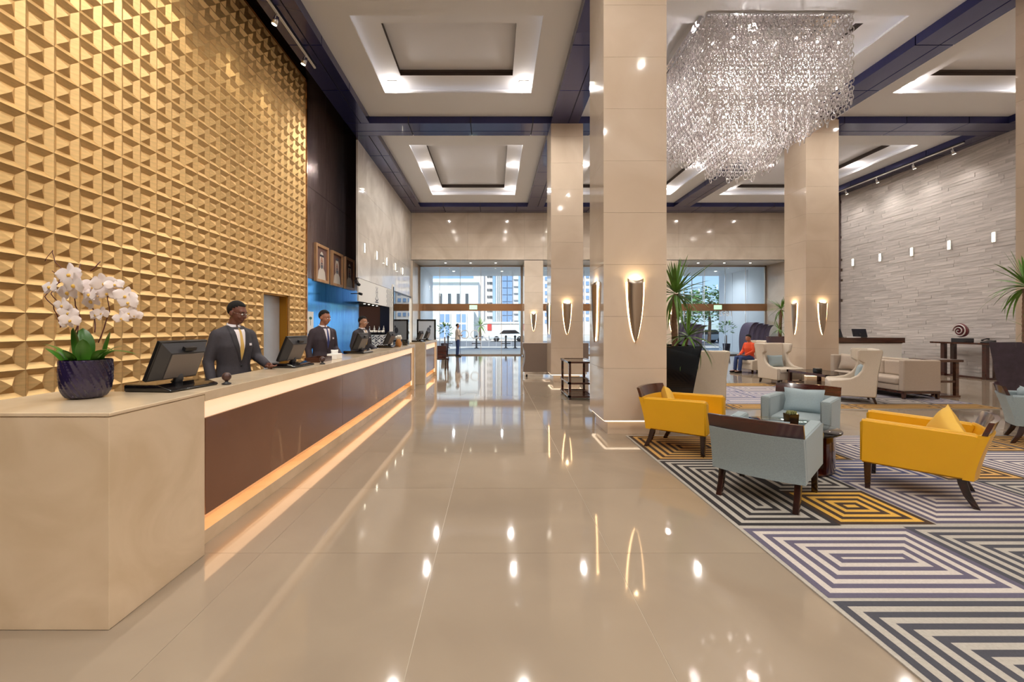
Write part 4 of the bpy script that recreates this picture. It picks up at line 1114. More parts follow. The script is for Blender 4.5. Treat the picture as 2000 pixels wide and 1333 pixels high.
# ------------------------------------------------------------------ coffee corner beyond the marble wall
t = thing('cafe_kiosk', 'white fronted coffee corner with a stylised emblem on its fascia', 'kiosk', (-4.28, 0, 0))
MB().box(-.05, .0, 13.95, 18.55, 2.42, 3.15).build('fascia', M['white'], t)
MB().box(-.12, .02, 18.55, 18.85, 0, 3.4).build('end_pillar', M['white'], t)
MB().box(.0, .05, 18.62, 18.72, 0, 3.3).build('dark_post', M['gloss_black'], t)
MB().box(-3.2, -.72, 19.4, 19.5, 0, 2.5).build('back_wall', mat('cafe_brown', lin(124,76,60), .6), t)
MB().box(-3.2, -3.1, 16.45, 19.4, 0, 2.5).build('side_wall', mat('cafe_brown', lin(124,76,60), .6), t)
MB().box(-.72, -.14, 19.35, 19.5, 0, 2.5).build('dark_partition', mat('cafe_navy', lin(26,22,62), .5), t)
MB().box(-3.2, -.12, 16.45, 19.5, 2.5, 2.55).build('soffit', M['dark'], t)
M['logo'] = mat('logo_ink', lin(58,60,84), .5)
m = MB(); yc = 16.1
def logo_stroke(pts, w=.03):
    for a, b in zip(pts, pts[1:]):
        d = Vector((b[0]-a[0], b[1]-a[1])); n_ = Vector((-d.y, d.x)).normalized()*w/2
        m.add([(.004, yc+a[0]-n_.x, a[1]-n_.y), (.004, yc+b[0]-n_.x, b[1]-n_.y), (.004, yc+b[0]+n_.x, b[1]+n_.y), (.004, yc+a[0]+n_.x, a[1]+n_.y)], [(0,1,2,3)])
logo_stroke([(-.12, 3.06), (-.04, 2.96), (-.12, 2.86), (-.04, 2.74), (-.12, 2.66)]); logo_stroke([(.12, 3.06), (.04, 2.96), (.12, 2.86), (.04, 2.74), (.12, 2.66)]); logo_stroke([(-.04, 2.86), (.04, 2.86)]); logo_stroke([(-.2, 2.64), (-.08, 2.56), (.08, 2.56), (.2, 2.64)], .05); logo_stroke([(-.22, 2.50), (.22, 2.50)], .04)
m.build('emblem', M['logo'], t)
m = MB()
for r in range(7):
    for cc in range(9):
        y = 17.55+cc*.11; z = 2.46+r*.1
        a = 1 if (r+cc) % 2 else -1
        m.add([(.003, y, z), (.003, y+.10, z+a*.06), (.003, y+.10, z+a*.06+.03), (.003, y, z+.03)], [(0,1,2,3)])
m.build('maze_pattern', M['logo'], t)
for k in range(4):
    d_ = MB().box(-.75, -.69, 17.0+.6*k, 17.06+.6*k, 2.49, 2.5); d_.build('downlight_lens', M['lamp'], t)
spot((-5.1, 17.8, 2.45), 60, 120, .8, .05, (1, .8, .6), parent=None)
t = thing('cafe_bar', 'small coffee bar with a black and white maze front beside the third receptionist', 'bar', (-5.12, 18.5, 0))
MB().box(-.7, .7, -.5, .7, 0, 1.30).build('bar_body', M['wine'], t)
MB().box(-.75, .74, -.55, .75, 1.30, 1.35).build('bar_top', M['gloss_black'], t)
MB().box(-.1, .72, -.53, -.50, 0, 1.28).build('white_front', M['white'], t); MB().box(.70, .73, -.5, .7, 0, 1.28).build('white_side', M['white'], t)
m = MB()
for r in range(12):
    for cc in range(7):
        x = -.08+cc*.115; z = .06+r*.10; a = 1 if (r//2+cc) % 2 else -1
        m.add([(x, -.534, z), (x+.10, -.534, z+a*.07), (x+.10, -.534, z+a*.07+.045), (x, -.534, z+.045)], [(0,1,2,3)])
m.build('maze_pattern', M['logo'], t)
cupm = MB().lathe([(.03, 0), (.045, .10), (.04, .10), (.026, .01)], 10).mesh('cup'); cupm.materials.append(M['white'])
for k in range(10):
    o = place('cup', cupm, None, (-5.25+.16*(k % 5), 18.2+.22*(k//5), 1.35+(.0))); tag(o, 'small white cup on top of the coffee bar', 'cup', 'white cups on the coffee bar')
for k in range(4):
    o = thing('bottle', 'clear bottle standing behind the cups on the coffee bar', 'bottle', (-5.3+.2*k, 18.8, 1.35), 0, 'bottles on the coffee bar')
    MB().lathe([(.04, 0), (.04, .18), (.015, .24), (.015, .30)], 10).build('body', M['paper'] if k % 2 else M['chrome'], o)

# sign stand, armchair, plants and hooded seats near the glazing
t = thing('poster_stand', 'black framed poster stand beside the left entrance glazing', 'sign', (-3.55, 23.2, 0))
MB().box(-.42, .42, -.02, .02, .9, 1.92).build('poster', mat('poster_white', lin(206,214,224), .5), t)
m = MB(); m.box(-.5, -.42, -.04, .04, 0, 2.0); m.box(.42, .5, -.04, .04, 0, 2.0); m.box(-.42, .42, -.04, .04, 1.92, 2.0); m.box(-.42, .42, -.04, .04, .82, .9); m.build('frame', M['gloss_black'], t)
m = MB(); disc(m, .12, 1.42, .10, .16, -.026, 0); disc(m, .2, 1.62, .06, .06, -.026, 0); m.build('print', M['pgrey'], t)
MB().box(-.5, .5, -.25, .25, 0, .04).build('foot', M['gloss_black'], t)
def bush(loc, r_, hpot, label, seed, tall=0):
    t = thing('potted_bush', label, 'plant', loc); rr = random.Random(seed)
    MB().lathe([(.16, 0), (.22, hpot), (.19, hpot), (.17, hpot-.05)], 18).build('pot', M['planter2'], t)
    if tall: MB().tube([(0,0,hpot-.1), (0,0,hpot+tall)], .03, 8).build('stem', M['trunk'], t)
    lm = MB().add([(-.0,-.05,0),(.12,-.045,.02),(.22,0,0),(.12,.045,.02),(0,.05,0)], [(0,1,2,3,4)]).mesh('leaf'); lm.materials.append(M['leaf'])
    for k in range(90):
        a, e = rr.uniform(0, 6.28), rr.uniform(-.9, 1.3)
        rad = r_*rr.uniform(.55, .9)
        o = place('leaf', lm, t, (rad*math.cos(a)*math.cos(e), rad*math.sin(a)*math.cos(e), hpot+tall+r_*.8+rad*.8*math.sin(e)), (rr.uniform(-.5, .5), -e*.5+rr.uniform(-.4, .4), a)); o.scale = (r_*1.5,)*3
bush((-2.7, 24.25, 0), .5, .7, 'dark leafy pot plant behind the poster stand', 1, .35)
bush((14.0, 26.5, 0), .55, .6, 'round topped pot plant outside the right glazing', 2, .5)
def hood(loc, rz, label):
    t = thing('hooded_seat', label, 'chair', loc, rz)
    M['plum'] = M.get('plum') or mat('plum_upholstery', lin(92,86,112), .6, var=.08, vscale=20)
    n = 14
    for k in range(4):                              # four overlapping ribs sweeping up and over
        vs = []; fs = []
        for i in range(n+1):
            u = i/n; z = .12+1.72*math.sin(u*PI/2); x = -.62+.33*k+.34*u*u*1.2-.10*math.sin(u*PI)
            for (dx, dy) in ((0, -.50), (.20, -.36+.1*u), (.36, -.40+.12*u), (.36, .34), (0, .34)): vs.append((x+dx, dy+.10*k, z-.05*k*u))
        for i in range(n):
            for j in range(5): fs.append((i*5+j, i*5+(j+1) % 5, (i+1)*5+(j+1) % 5, (i+1)*5+j))
        fs += [(4,3,2,1,0), tuple(n*5+j for j in range(5))]
        MB().add(vs, fs, 0, True).build('rib', M['plum'], t, sharp=.9)
    MB().rbox(-.45, .75, -.45, .4, .0, .42, .05).build('seat', M['plum'], t)
hood((13.85, 23.35, 0), 0, 'tall plum ribbed hooded seat by the right glazing, beside the seated person')
hood((10.35, 23.4, 0), 0, 'tall plum ribbed hooded seat behind the black planter palm')
t = thing('cafe_chair', 'dark red slatted chair peeking out past the second counter', 'chair', (-1.95, 16.3, 0), .3)
m = MB(); m.rbox(-.25, .25, -.25, .25, .40, .46, .02); m.build('seat', M['wine'], t); MB().rbox(-.25, .25, -.02, .02, 0, .45, .015, M=Matrix.Translation((0, .25, .45)) @ Matrix.Rotation(-.25, 4, 'X')).build('backrest', M['wine'], t)
for x in (-.21, .21):
    for y in (-.21, .21): MB().box(x-.02, x+.02, y-.02, y+.02, 0, .40).build('leg', M['wine'], t)
# markings on the glass
M['vinyl'] = mat('white_vinyl', lin(244,246,248), .5)
t = thing('glass_decal', 'pale round emblem decals on the left entrance doors', 'decal', (-1.35, 24.77, 1.18))
m = MB()
for cx in (-.28, .28):
    n = 28
    vs = []; fs = []
    for i in range(n):
        a = 2*PI*i/n; vs += [(cx+.25*math.cos(a), 0, .25*math.sin(a)), (cx+.20*math.cos(a), 0, .20*math.sin(a))]
    for i in range(n): fs.append((2*i, 2*((i+1) % n), 2*((i+1) % n)+1, 2*i+1))
    m.add(vs, fs)
m.build('rings', M['vinyl'], t)
t = thing('glass_decal', 'white number 1893 lettered backwards on the right entrance glass', 'decal', (13.05, 24.77, 2.34))
text_mesh('1893', .42, M['vinyl'], t, (0, 0, 0), (PI/2, 0, PI), 'lettering', .002)

# ------------------------------------------------------------------ chandelier of linked glass rings
ch = thing('chandelier', 'large tiered chandelier of hanging white glass ring chains over the lounge', 'chandelier', (5.55, 9.92, 0))
M['ring'] = mat('ring_glass', (.66, .63, .63, 1), .12, trans=.12, ior=1.45, coat=.5)
M['mirror'] = mat('mirror_steel', (.86, .84, .84, 1), .04, metal=1)
MB().box(-1.42, 1.42, -1.42, 1.42, 7.84, 8.02).build('mirror_canopy', M['mirror'], ch)
m = MB()
for s_ in (-1, 1):
    m.box(-1.42, 1.42, s_*1.40-.012, s_*1.40+.012, 7.66, 7.69); m.box(s_*1.40-.012, s_*1.40+.012, -1.39, 1.39, 7.66, 7.69)
    m.box(-1.42, 1.42, s_*.95-.01, s_*.95+.01, 7.66, 7.68); m.box(s_*.95-.01, s_*.95+.01, -1.39, 1.39, 7.66, 7.68)
m.build('hanging_frame', M['chrome'], ch)
m = MB()
for x in (-1.38, 0, 1.38):
    for y in (-1.38, 0, 1.38): m.tube([(x, y, 7.66), (x, y, 7.86)], .006, 6)
m.build('hanger_rod', M['chrome'], ch)
def loop(mb, c, hh, ww, ang, r, seed, n=10, k=5):
    rr = random.Random(seed); vs = []; fs = []
    tl = rr.uniform(-.25, .25)
    for i in range(n):
        a = 2*PI*i/n; u, z = ww*math.sin(a), hh*math.cos(a)
        nu, nz = math.sin(a)/ww, math.cos(a)/hh; l = math.hypot(nu, nz); nu /= l; nz /= l
        for j in range(k):
            b = 2*PI*j/k; d = r*math.cos(b); e = r*math.sin(b)
            U = u+nu*d; V = e; Z = z+nz*d; V += Z*tl*.3
            vs.append((c[0]+U*math.cos(ang)-V*math.sin(ang), c[1]+U*math.sin(ang)+V*math.cos(ang), c[2]+Z))
    for i in range(n):
        for j in range(k): fs.append((i*k+j, i*k+(j+1) % k, ((i+1) % n)*k+(j+1) % k, ((i+1) % n)*k+j))
    mb.add(vs, fs, 0, True)
smesh = {}
def strand(x, y, zb, seed, along):
    n = int(round((7.66-zb)/.082)); key = (n, seed % 3, along)
    if key not in smesh:
        m = MB()
        for i in range(n): loop(m, (0, 0, -.05-.082*i), .060, .045, (along*PI/2)+(.45 if i % 2 else -.45)+.25*math.sin(i*2.1+seed % 3), .0092, i*7+seed % 3)
        # the last ring hangs open like a hook
        me = m.mesh('ring_chain'); me.materials.append(M['ring']); smesh[key] = me
    place('ring_chain', smesh[key], ch, (x, y, 7.66))
sd = 0
for half, zb, sp in ((1.38, 5.85, .112), (1.12, 5.72, .15), (.90, 5.55, .13), (.52, 5.12, .105)):
    n = int(round(2*half/sp)); st = 2*half/n
    for k in range(n):
        u = -half+st*k; j = R.choice([0, 0, .082, -.082]) if half < 1.3 else R.choice([0, 0, .082])
        for (x, y, al) in ((u, -half, 0), (half, u, 1), (-u, half, 0), (-half, -u, 1)):
            sd += 1; strand(x, y, zb+j, sd, al)
bm_ = MB().sphere((0,0,0), .024, 10, 8).mesh('bulb'); bm_.materials.append(M['bulb'])
for (half, z, n) in ((1.24, 7.25, 7), (1.0, 6.62, 6), (.70, 6.25, 5), (.42, 5.75, 3), (1.22, 6.3, 6)):
    for k in range(n):
        u = -half+2*half*k/(n-1)
        for (x, y) in ((u, -half), (u, half)) + (((half, u), (-half, u)) if 0 < k < n-1 else ()):
            place('bulb', bm_, ch, (x, y, z+R.uniform(-.08, .08)))
for (x, y, z, p_) in ((-.7,-.7,6.85,150), (.7,-.7,6.85,150), (-.7,.7,6.85,150), (.7,.7,6.85,150), (0,0,6.6,150)):
    l = bpy.data.lights.new('chandelier_lamp', 'POINT'); l.energy = p_; l.shadow_soft_size = .10; l.color = (1, .90, .83)
    o = bpy.data.objects.new('chandelier_lamp', l); COL.objects.link(o); o.parent = ch; o.location = (x, y, z)

# ------------------------------------------------------------------ people
from mathutils.bvhtree import BVHTree
def conform(me, z0, z1, xl, xr, off, nz=10, nx=4, mi=0, mb=None, M_=None):
    """A patch lying on the front (-y) of a garment, offset outward."""
    bv = BVHTree.FromPolygons([v.co for v in me.vertices], [tuple(p.vertices) for p in me.polygons])
    mb = mb or MB(); vs = []; fs = []; last = -.1
    for i in range(nz+1):
        z = z0+(z1-z0)*i/nz; a, b = xl(z), xr(z)
        for j in range(nx+1):
            x = a+(b-a)*j/nx; hit = bv.ray_cast(Vector((x, -1, z)), Vector((0, 1, 0)))
            if hit[0] is not None: last = hit[0].y
            vs.append((x, last-off, z))
    for i in range(nz):
        for j in range(nx): q_ = i*(nx+1)+j; fs.append((q_, q_+1, q_+nx+2, q_+nx+1))
    return mb.add(vs, fs, mi, True)
def person(label, loc, rz, skin, hair, top, bottom, arms, head=(0, 0), seated=False, suit=None, tie=None, glasses=False, vox=.008, scale=1., crop=0, group=None, short=False, shirt=None):
    t = thing('person', label, 'person', loc, rz, group); t.scale = (scale,)*3
    dz = -.44 if seated else 0
    HM = Matrix.Translation((0, -.005, 1.53+dz)) @ Matrix.Rotation(head[0], 4, 'Z') @ Matrix.Rotation(-head[1], 4, 'X').inverted() @ Matrix.Translation((0, 0, -1.53))
    if seated:
        legs = [[(s_*.095, .02, .53), (s_*.12, -.42, .52), (s_*.12, -.46, .09)] for s_ in (-1, 1)]
    else:
        legs = [[(s_*.09, 0, .92), (s_*.10, -.012, .50), (s_*.105, .012, .09)] for s_ in (-1, 1)]
    TP = [(0, .0, .84), (0, 0, .95), (0, .0, 1.10), (0, -.012, 1.30), (0, -.004, 1.43), (0, .004, 1.49), (0, .004, 1.53)]
    TX = [.150, .170, .148, .170, .150, .082, .052]; TY = [.105, .118, .105, .120, .098, .066, .052]
    def torso(mb, e, k0=0, k1=7):
        mb.tube([(p[0], p[1], p[2]+dz) for p in TP[k0:k1]], [r+e for r in TX[k0:k1]], 18, ry=[r+e for r in TY[k0:k1]])
    def arm(mb, A, e, wr=True, upto=None):
        s_, l_, w_ = Vector(A[0]), Vector(A[1]), Vector(A[2])
        for v in (s_, l_, w_): v.z += dz
        mb.sphere(s_, .046+e, 12, 8)
        P_ = [s_, s_.lerp(l_, .5), l_, l_.lerp(w_, .5), w_]; r_ = [.050, .047, .041, .037, .029]
        if upto: P_, r_ = P_[:upto], r_[:upto]
        mb.tube(P_, [a+e for a in r_], 12); mb.sphere(l_, .044+e, 10, 8)
    body = MB(); torso(body, -.012)
    for A in arms: arm(body, A, -.008)
    for L in legs:
        P_ = [Vector(p) for p in L]; body.tube([P_[0], P_[0].lerp(P_[1], .5), P_[1], P_[1].lerp(P_[2], .4), P_[2]], [.078, .068, .050, .048, .034], 12)
        body.rbox(P_[2].x-.04, P_[2].x+.04, P_[2].y-.17, P_[2].y+.06, .012, .085, .02)
    body.tube([(0, .01, 1.44+dz), (0, .004, 1.52+dz)], [.058, .054], 14)
    Hm = HM if not seated else Matrix.Translation((0, 0, 0)) @ HM
    body.tube([(0, .006, 1.50), (0, .004, 1.60)], [.054, .052], 14, M=Hm)
    for c, r_, sc in (((0, .012, 1.690), 1, (.074, .094, .088)), ((0, -.022, 1.635), 1, (.060, .070, .085)), ((0, -.050, 1.575), 1, (.036, .034, .026)), ((0, -.062, 1.685), 1, (.055, .028, .03))):
        body.sphere(c, r_, 16, 12, sc=sc, M=Hm)
    body.tube([(0, -.082, 1.675), (0, -.100, 1.648), (0, -.108, 1.632), (0, -.088, 1.622)], [.010, .013, .017, .012], 8, M=Hm)
    for s_ in (-1, 1):
        body.sphere((s_*.077, .012, 1.645), 1, 8, 8, sc=(.011, .022, .032), M=Hm)
        body.sphere((s_*.036, -.062, 1.625), 1, 8, 8, sc=(.020, .02, .02), M=Hm)
    body.tube([(-.024, -.083, 1.600), (0, -.091, 1.601), (.024, -.083, 1.600)], [.007, .009, .007], 8, M=Hm)
    for A in arms:                                  # hands: palm, four fingers with a bend, thumb from the side
        w_, hd, side = Vector(A[2]), Vector(A[3]).normalized(), Vector(A[4]).normalized()
        w_.z += dz; up = side.cross(hd).normalized()
        body.tube([w_-hd*.02, w_+hd*.045, w_+hd*.085], [.026, .036, .036], 10, ry=[.020, .017, .014])
        for q_, L_ in ((-.027, .066), (-.009, .078), (.009, .074), (.027, .060)):
            b_ = w_+hd*.082+side*q_; body.tube([b_, b_+hd*L_*.5-up*.006, b_+hd*L_*.95-up*.022], [.0105, .0095, .008], 8)
        b_ = w_+hd*.025-side*.030; body.tube([b_, b_+hd*.035-side*.018-up*.008, b_+hd*.062-side*.020-up*.014], [.014, .0115, .009], 8)
    bm__ = shape_mesh(body, vox, 3); bm__.materials.append(skin); place('body', bm__, t)
    if seated:
        lo = MB(); lo.tube([(0, .02, .44), (0, .02, .62)], [.175, .168], 16, ry=[.125, .125])
    else:
        lo = MB(); lo.tube([(0, 0, .84), (0, 0, 1.06)], [.160, .160], 16, ry=[.115, .114])
    for L in legs:
        P_ = [Vector(p) for p in L]; Q = [P_[0], P_[0].lerp(P_[1], .5), P_[1]] + ([] if short else [P_[1].lerp(P_[2], .4), P_[2]])
        lo.tube(Q, [.098, .088, .072, .066, .058][:len(Q)], 12)
    me = shape_mesh(lo, .014, 4); me.materials.append(bottom); place('trousers', me, t)
    for L in legs:
        P_ = Vector(L[2]); MB().rbox(P_.x-.048, P_.x+.048, P_.y-.19, P_.y+.075, 0, .095, .03, taper=lambda c: (c.x, c.y, c.z*(1 if c.y > P_.y-.06 else .7))).build('shoe', M['gloss_black'], t)
    up_ = MB()
    if suit: up_.tube([(0, 0, .74+dz), (0, 0, .84+dz), (0, 0, .96+dz)], [.192, .190, .188], 18, ry=[.135, .133, .132])
    torso(up_, .020, 0 if not seated else 1, 6)
    for s_ in (-1, 1):                              # the slope from the neck to the shoulder, and the outer chest
        up_.tube([(s_*.035, .012, 1.482+dz), (s_*.09, .010, 1.452+dz), (s_*.165, .006, 1.422+dz)], [.052, .058, .056], 12)
        up_.tube([(s_*.155, .0, 1.40+dz), (s_*.140, -.004, 1.32+dz), (s_*.115, 0, 1.22+dz)], [.060, .050, .040], 10)
    for A in arms: arm(up_, A, .013 if suit else .012, upto=3 if short else None)
    me = shape_mesh(up_, .011, 10); me.materials.append(top); place('jacket' if suit else 'shirt', me, t)
    if suit:
        tip = 1.14+dz; topz = 1.500+dz
        f = lambda z: .062*max(0, (z-tip)/(topz-tip))**.85+.001
        conform(me, tip, topz, lambda z: -f(z), f, .004, 12, 6).build('shirt_front', M['shirt'], t)
        g_ = lambda z: .012+.016*max(0, (1.44+dz-z)/.30)
        conform(me, tip+.01, 1.475+dz, lambda z: -min(g_(z), f(z)), lambda z: min(g_(z), f(z)), .008, 10, 3).build('tie', tie, t)
        MB().tube([(0, -.078, 1.485+dz), (0, -.084, 1.455+dz)], [.016, .012], 8).build('tie_knot', tie, t)
        for s_ in (-1, 1):
            conform(me, tip-.02, topz+.01, lambda z: s_*(f(z)-.001), lambda z: s_*(f(z)+.004+.040*max(0, min(1, (z-tip+.02)/.20))*(1 if z < topz-.05 else .8)), .010, 12, 3).build('lapel', suit, t)
        conform(me, 1.30+dz, 1.325+dz, lambda z: .085, lambda z: .125, .010, 2, 3).build('pocket_square', M['shirt'], t)
        MB().tube([(0, -.128, 1.09+dz), (0, -.138, 1.09+dz)], .009, 8).build('button', M['black'], t)
    if suit:
        n_ = 20; vs = []; fs = []
        for i in range(n_+1):
            a = -PI/2+.16+(2*PI-.32)*i/n_
            for r_, z in ((.074, 1.475), (.062, 1.535)): vs.append((r_*math.cos(a), .004+r_*1.02*math.sin(a), z+dz+.012*math.sin(a)))
        for i in range(n_): a = i*2; fs.append((a, a+2, a+3, a+1))
        o = MB().add(vs, fs, 0, True).build('collar', M['shirt'], t); sdm = o.modifiers.new('s', 'SOLIDIFY'); sdm.thickness = .006
    b = bmesh.new(); bmesh.ops.create_uvsphere(b, u_segments=24, v_segments=16, radius=1)
    for v in b.verts: v.co = Vector((v.co.x*.081, .014+v.co.y*.100, 1.692+v.co.z*.096))
    def hl(y): return 1.745 if y < -.052 else (1.745-(y+.052)*1.25 if y < .02 else 1.655-(y-.02)*.75)
    bmesh.ops.delete(b, geom=[v for v in b.verts if v.co.z < hl(v.co.y)], context='VERTS')
    o = MB().bm(b, M=Hm).build('hair', hair, t); sdm = o.modifiers.new('s', 'SOLIDIFY'); sdm.thickness = .012
    for s_ in (-1, 1):
        e_ = MB(); e_.sphere((s_*.031, -.084, 1.660), 1, 10, 8, 0, (.013, .009, .008), Hm); e_.sphere((s_*.031, -.0905, 1.659), .0048, 8, 6, 1, (1, .7, 1), Hm)
        e_.build('eye', [M['paper'], M['black']], t)
        MB().tube([(s_*.014, -.092, 1.680), (s_*.030, -.093, 1.686), (s_*.048, -.082, 1.681)], [.003, .004, .002], 6, M=Hm).build('eyebrow', hair, t)
    MB().tube([(-.022, -.090, 1.6005), (0, -.098, 1.6010), (.022, -.090, 1.6005)], [.002, .003, .002], 6, M=Hm).build('mouth', M['lips'], t)
    if glasses:
        m = MB()
        for s_ in (-1, 1):
            m.tube([(s_*.034+.024*math.cos(a), -.104, 1.658+.017*math.sin(a)) for a in [2*PI*i/14 for i in range(15)]], .0016, 5, M=Hm)
            m.tube([(s_*.058, -.102, 1.662), (s_*.078, -.05, 1.664), (s_*.080, .01, 1.66)], .0016, 5, M=Hm)
        m.tube([(-.010, -.105, 1.66), (.010, -.105, 1.66)], .0016, 5, M=Hm); m.build('glasses', M['chrome'], t)
    return t
M['shirt'] = mat('white_shirt', lin(232,224,228), .7); M['suit'] = mat('charcoal_suit', lin(60,56,62), .8, var=.10, vscale=60)
M['lapel'] = mat('suit_lapel', lin(48,45,50), .75)
M['suit2'] = mat('plum_grey_suit', lin(60,50,58), .8, var=.10, vscale=60)
M['tiey'] = mat('gold_tie', lin(206,170,96), .55); M['tieb'] = mat('blue_tie', lin(48,62,120), .5)
M['lips'] = mat('lips', lin(120,66,60), .5)
M['skd'] = mat('deep_brown_skin', lin(112,70,56), .45); M['skm'] = mat('brown_skin', lin(172,118,94), .45); M['skl'] = mat('light_brown_skin', lin(192,144,116), .45)
M['hairk'] = mat('black_hair', lin(12,11,12), .9, bump=.4, bscale=200)
down = lambda s_: [(s_*.178, .005, 1.418), (s_*.245, .035, 1.14), (s_*.255, -.06, .90), (0, -.3, -.95), (-s_, 0, 0)]
reach = [(.178, .0, 1.418), (.235, -.05, 1.165), (.20, -.28, 1.085), (-.1, -1, -.12), (1, -.1, .1)]
fwd = lambda s_: [(s_*.178, .0, 1.418), (s_*.228, .0, 1.145), (s_*.17, -.235, 1.03), (0, -1, -.15), (s_, 0, 0)]
person('bespectacled receptionist in a dark grey suit with gold tie, nearest behind the counter', (-2.80, 4.74, .10), 1.08, M['skd'], M['hairk'], M['suit'], M['suit'],
       [reach, down(-1)], (.40, .28), suit=M['lapel'], tie=M['tiey'], glasses=True, vox=.0075, group=None)
person('receptionist in a dark suit with a blue tie, standing before the blue lit wall', (-2.84, 7.32, .10), .95, M['skm'], M['hairk'], M['suit2'], M['suit2'],
       [fwd(1), down(-1)], (.35, .22), suit=M['suit2'], tie=M['tieb'], vox=.009)
person('receptionist in a black suit with pale gold tie, farthest of the three behind the counter', (-2.80, 9.35, .10), 1.05, M['skl'], M['hairk'], M['suit'], M['suit'],
       [fwd(1), down(-1)], (.25, .15), suit=M['lapel'], tie=M['tiey'], glasses=True, vox=.010, scale=.97)
M['beige_shirt'] = mat('beige_shirt', lin(222,206,194), .8); M['jeans'] = mat('blue_jeans', lin(48,66,112), .85, var=.1, vscale=40)
person('visitor in a pale shirt and blue jeans standing at the entrance doors', (-1.98, 24.05, 0), 1.9, M['skm'], M['hairk'], M['beige_shirt'], M['jeans'],
       [[(.20, 0, 1.435), (.24, .02, 1.17), (.215, -.12, .95), (0, -.3, -1), (1, 0, 0)], [(-.20, 0, 1.435), (-.25, .0, 1.18), (-.12, -.16, 1.14), (.6, -.7, .1), (0, -.3, 1)]], (.1, 0), vox=.012, short=False)
M['orange'] = mat('orange_shirt', lin(226,82,42), .8)
person('person in an orange shirt seated sideways in the distant wing chair', (8.95, 15.42, .0), -1.45, M['skm'], M['hairk'], M['orange'], M['jeans'],
       [[(.20, 0, 1.435), (.26, -.05, 1.20), (.14, -.26, 1.06), (-.3, -1, 0), (1, 0, 0)], [(-.20, 0, 1.435), (-.26, -.05, 1.20), (-.14, -.26, 1.06), (.3, -1, 0), (-1, 0, 0)]], (.0, .3), seated=True, vox=.011)

# ------------------------------------------------------------------ street beyond the glass
M['bwhite'] = mat('white_render', lin(236,240,238), .7, var=.03); M['bcream'] = mat('cream_render', lin(232,222,214), .7, var=.03)
M['bglass'] = mat('blue_window', lin(132,160,196), .12, coat=.5); M['bdark'] = mat('dark_slot', lin(84,90,96), .5); M['bgrey'] = mat('grey_render', lin(170,172,180), .7)
t = thing('building', 'white low building with four dark vertical slots across the street', 'building', (0, 62, 0))
def bx(y, x0, x1): return (x0-CX)*y/F, (x1-CX)*y/F
def bz(y, p): return H-(p-CY)*y/F
a, b = bx(62, 800, 934); MB().box(a, b, 0, 12, 0, bz(62, 546)).build('wall', M['bwhite'], t)
MB().box(a-.2, b+.2, -.3, .0, bz(62, 552), bz(62, 545)).build('cornice', M['bwhite'], t)
for x0 in (857.5, 875, 892, 909): MB().box(*bx(62, x0, x0+5.5), -.08, .02, bz(62, 596), bz(62, 574)).build('window_slot', M['bdark'], t)
for x0 in (858, 890):
    a, b = bx(62, x0, x0+22); f = MB().box(a, b, -.15, .02, bz(62, 664), bz(62, 612)).build('window', M['bwhite'], t)
    for k in range(2):
        for (y0, y1) in ((630, 614), (661, 634)):
            u0 = x0+1.5+k*10.3; MB().box(*bx(62, u0, u0+8.2), -.2, -.14, bz(62, y0), bz(62, y1)).build('pane', M['bglass'], f)
MB().box(*bx(62, 914, 926), -1.2, -.2, 0, bz(62, 606)).build('porch_pillar', M['bwhite'], t)
t = thing('building', 'tall cream apartment tower with a column of small dark windows', 'building', (0, 95, 0))
MB().box(*bx(95, 925, 962), 0, 12, 0, bz(95, 430)).build('wall', M['bcream'], t)
for k in range(9): 
    yy = 551+13.4*k-13.4*3
    if yy > 640: continue
    for x0 in (951.5, 955.5, 958.5): MB().box(*bx(95, x0, x0+2.6), -.15, .02, bz(95, yy+4.6), bz(95, yy)).build('window', M['bdark'], t)
MB().box(*bx(95, 944.5, 946), -.3, .02, 0, bz(95, 430)).build('downpipe', M['bgrey'], t)
t = thing('building', 'grey tower with a tall grid of blue glass beside the cream tower', 'building', (0, 92, 0))
MB().box(*bx(92, 968, 1012), 0, 12, 0, bz(92, 430)).build('wall', M['bgrey'], t)
for r in range(13):
    for c in range(2):
        p0 = 470+13.4*r; q0 = 981+c*10.3
        if p0 < 622: MB().box(*bx(92, q0, q0+9), -.2, .02, bz(92, p0+12), bz(92, p0)).build('window', M['bglass'], t)
for x0 in (970, 973.5, 976.5): MB().box(*bx(92, x0, x0+1.4), -.35, .02, 0, bz(92, 430)).build('rib', M['bwhite'], t)
for r in range(14):
    p0 = 470+13.4*r
    if p0 < 640: MB().box(*bx(92, 1003, 1012), -.6, .02, bz(92, p0+9), bz(92, p0)).build('balcony', M['bwhite'], t)
for (x0, x1, Y, top, l) in ((1040, 1075, 90, 505, 'pale apartment block glimpsed right of the left pier'), (1130, 1160, 90, 500, 'pale apartment block glimpsed beside the nearest column')):
    t = thing('building', l, 'building', (0, Y, 0)); MB().box(*bx(Y, x0, x1), 0, 12, 0, bz(Y, top)).build('wall', M['bcream'], t)
    for r in range(9):
        for c in range(3):
            q0 = x0+4+c*10; p0 = top+8+14*r
            if p0 < 635: MB().box(*bx(Y, q0, q0+6), -.15, .02, bz(Y, p0+7), bz(Y, p0)).build('window', M['bglass'], t)
for (x0, x1, Y, top, l) in ((-200, 780, 110, 560, 'long pale block far behind the coffee corner'), (1180, 1330, 100, 540, 'pale block behind the nearest column and palm'), (1500, 2300, 110, 560, 'long pale block far to the right')):
    t = thing('building', l, 'building', (0, Y, 0)); MB().box(*bx(Y, x0, x1), 0, 12, 0, bz(Y, top)).build('wall', M['bcream'], t)
    for c in range(int((x1-x0)/40)): MB().box(*bx(Y, x0+10+c*40, x0+30+c*40), -.15, .02, bz(Y, 612), bz(Y, 585)).build('window', M['bglass'], t)
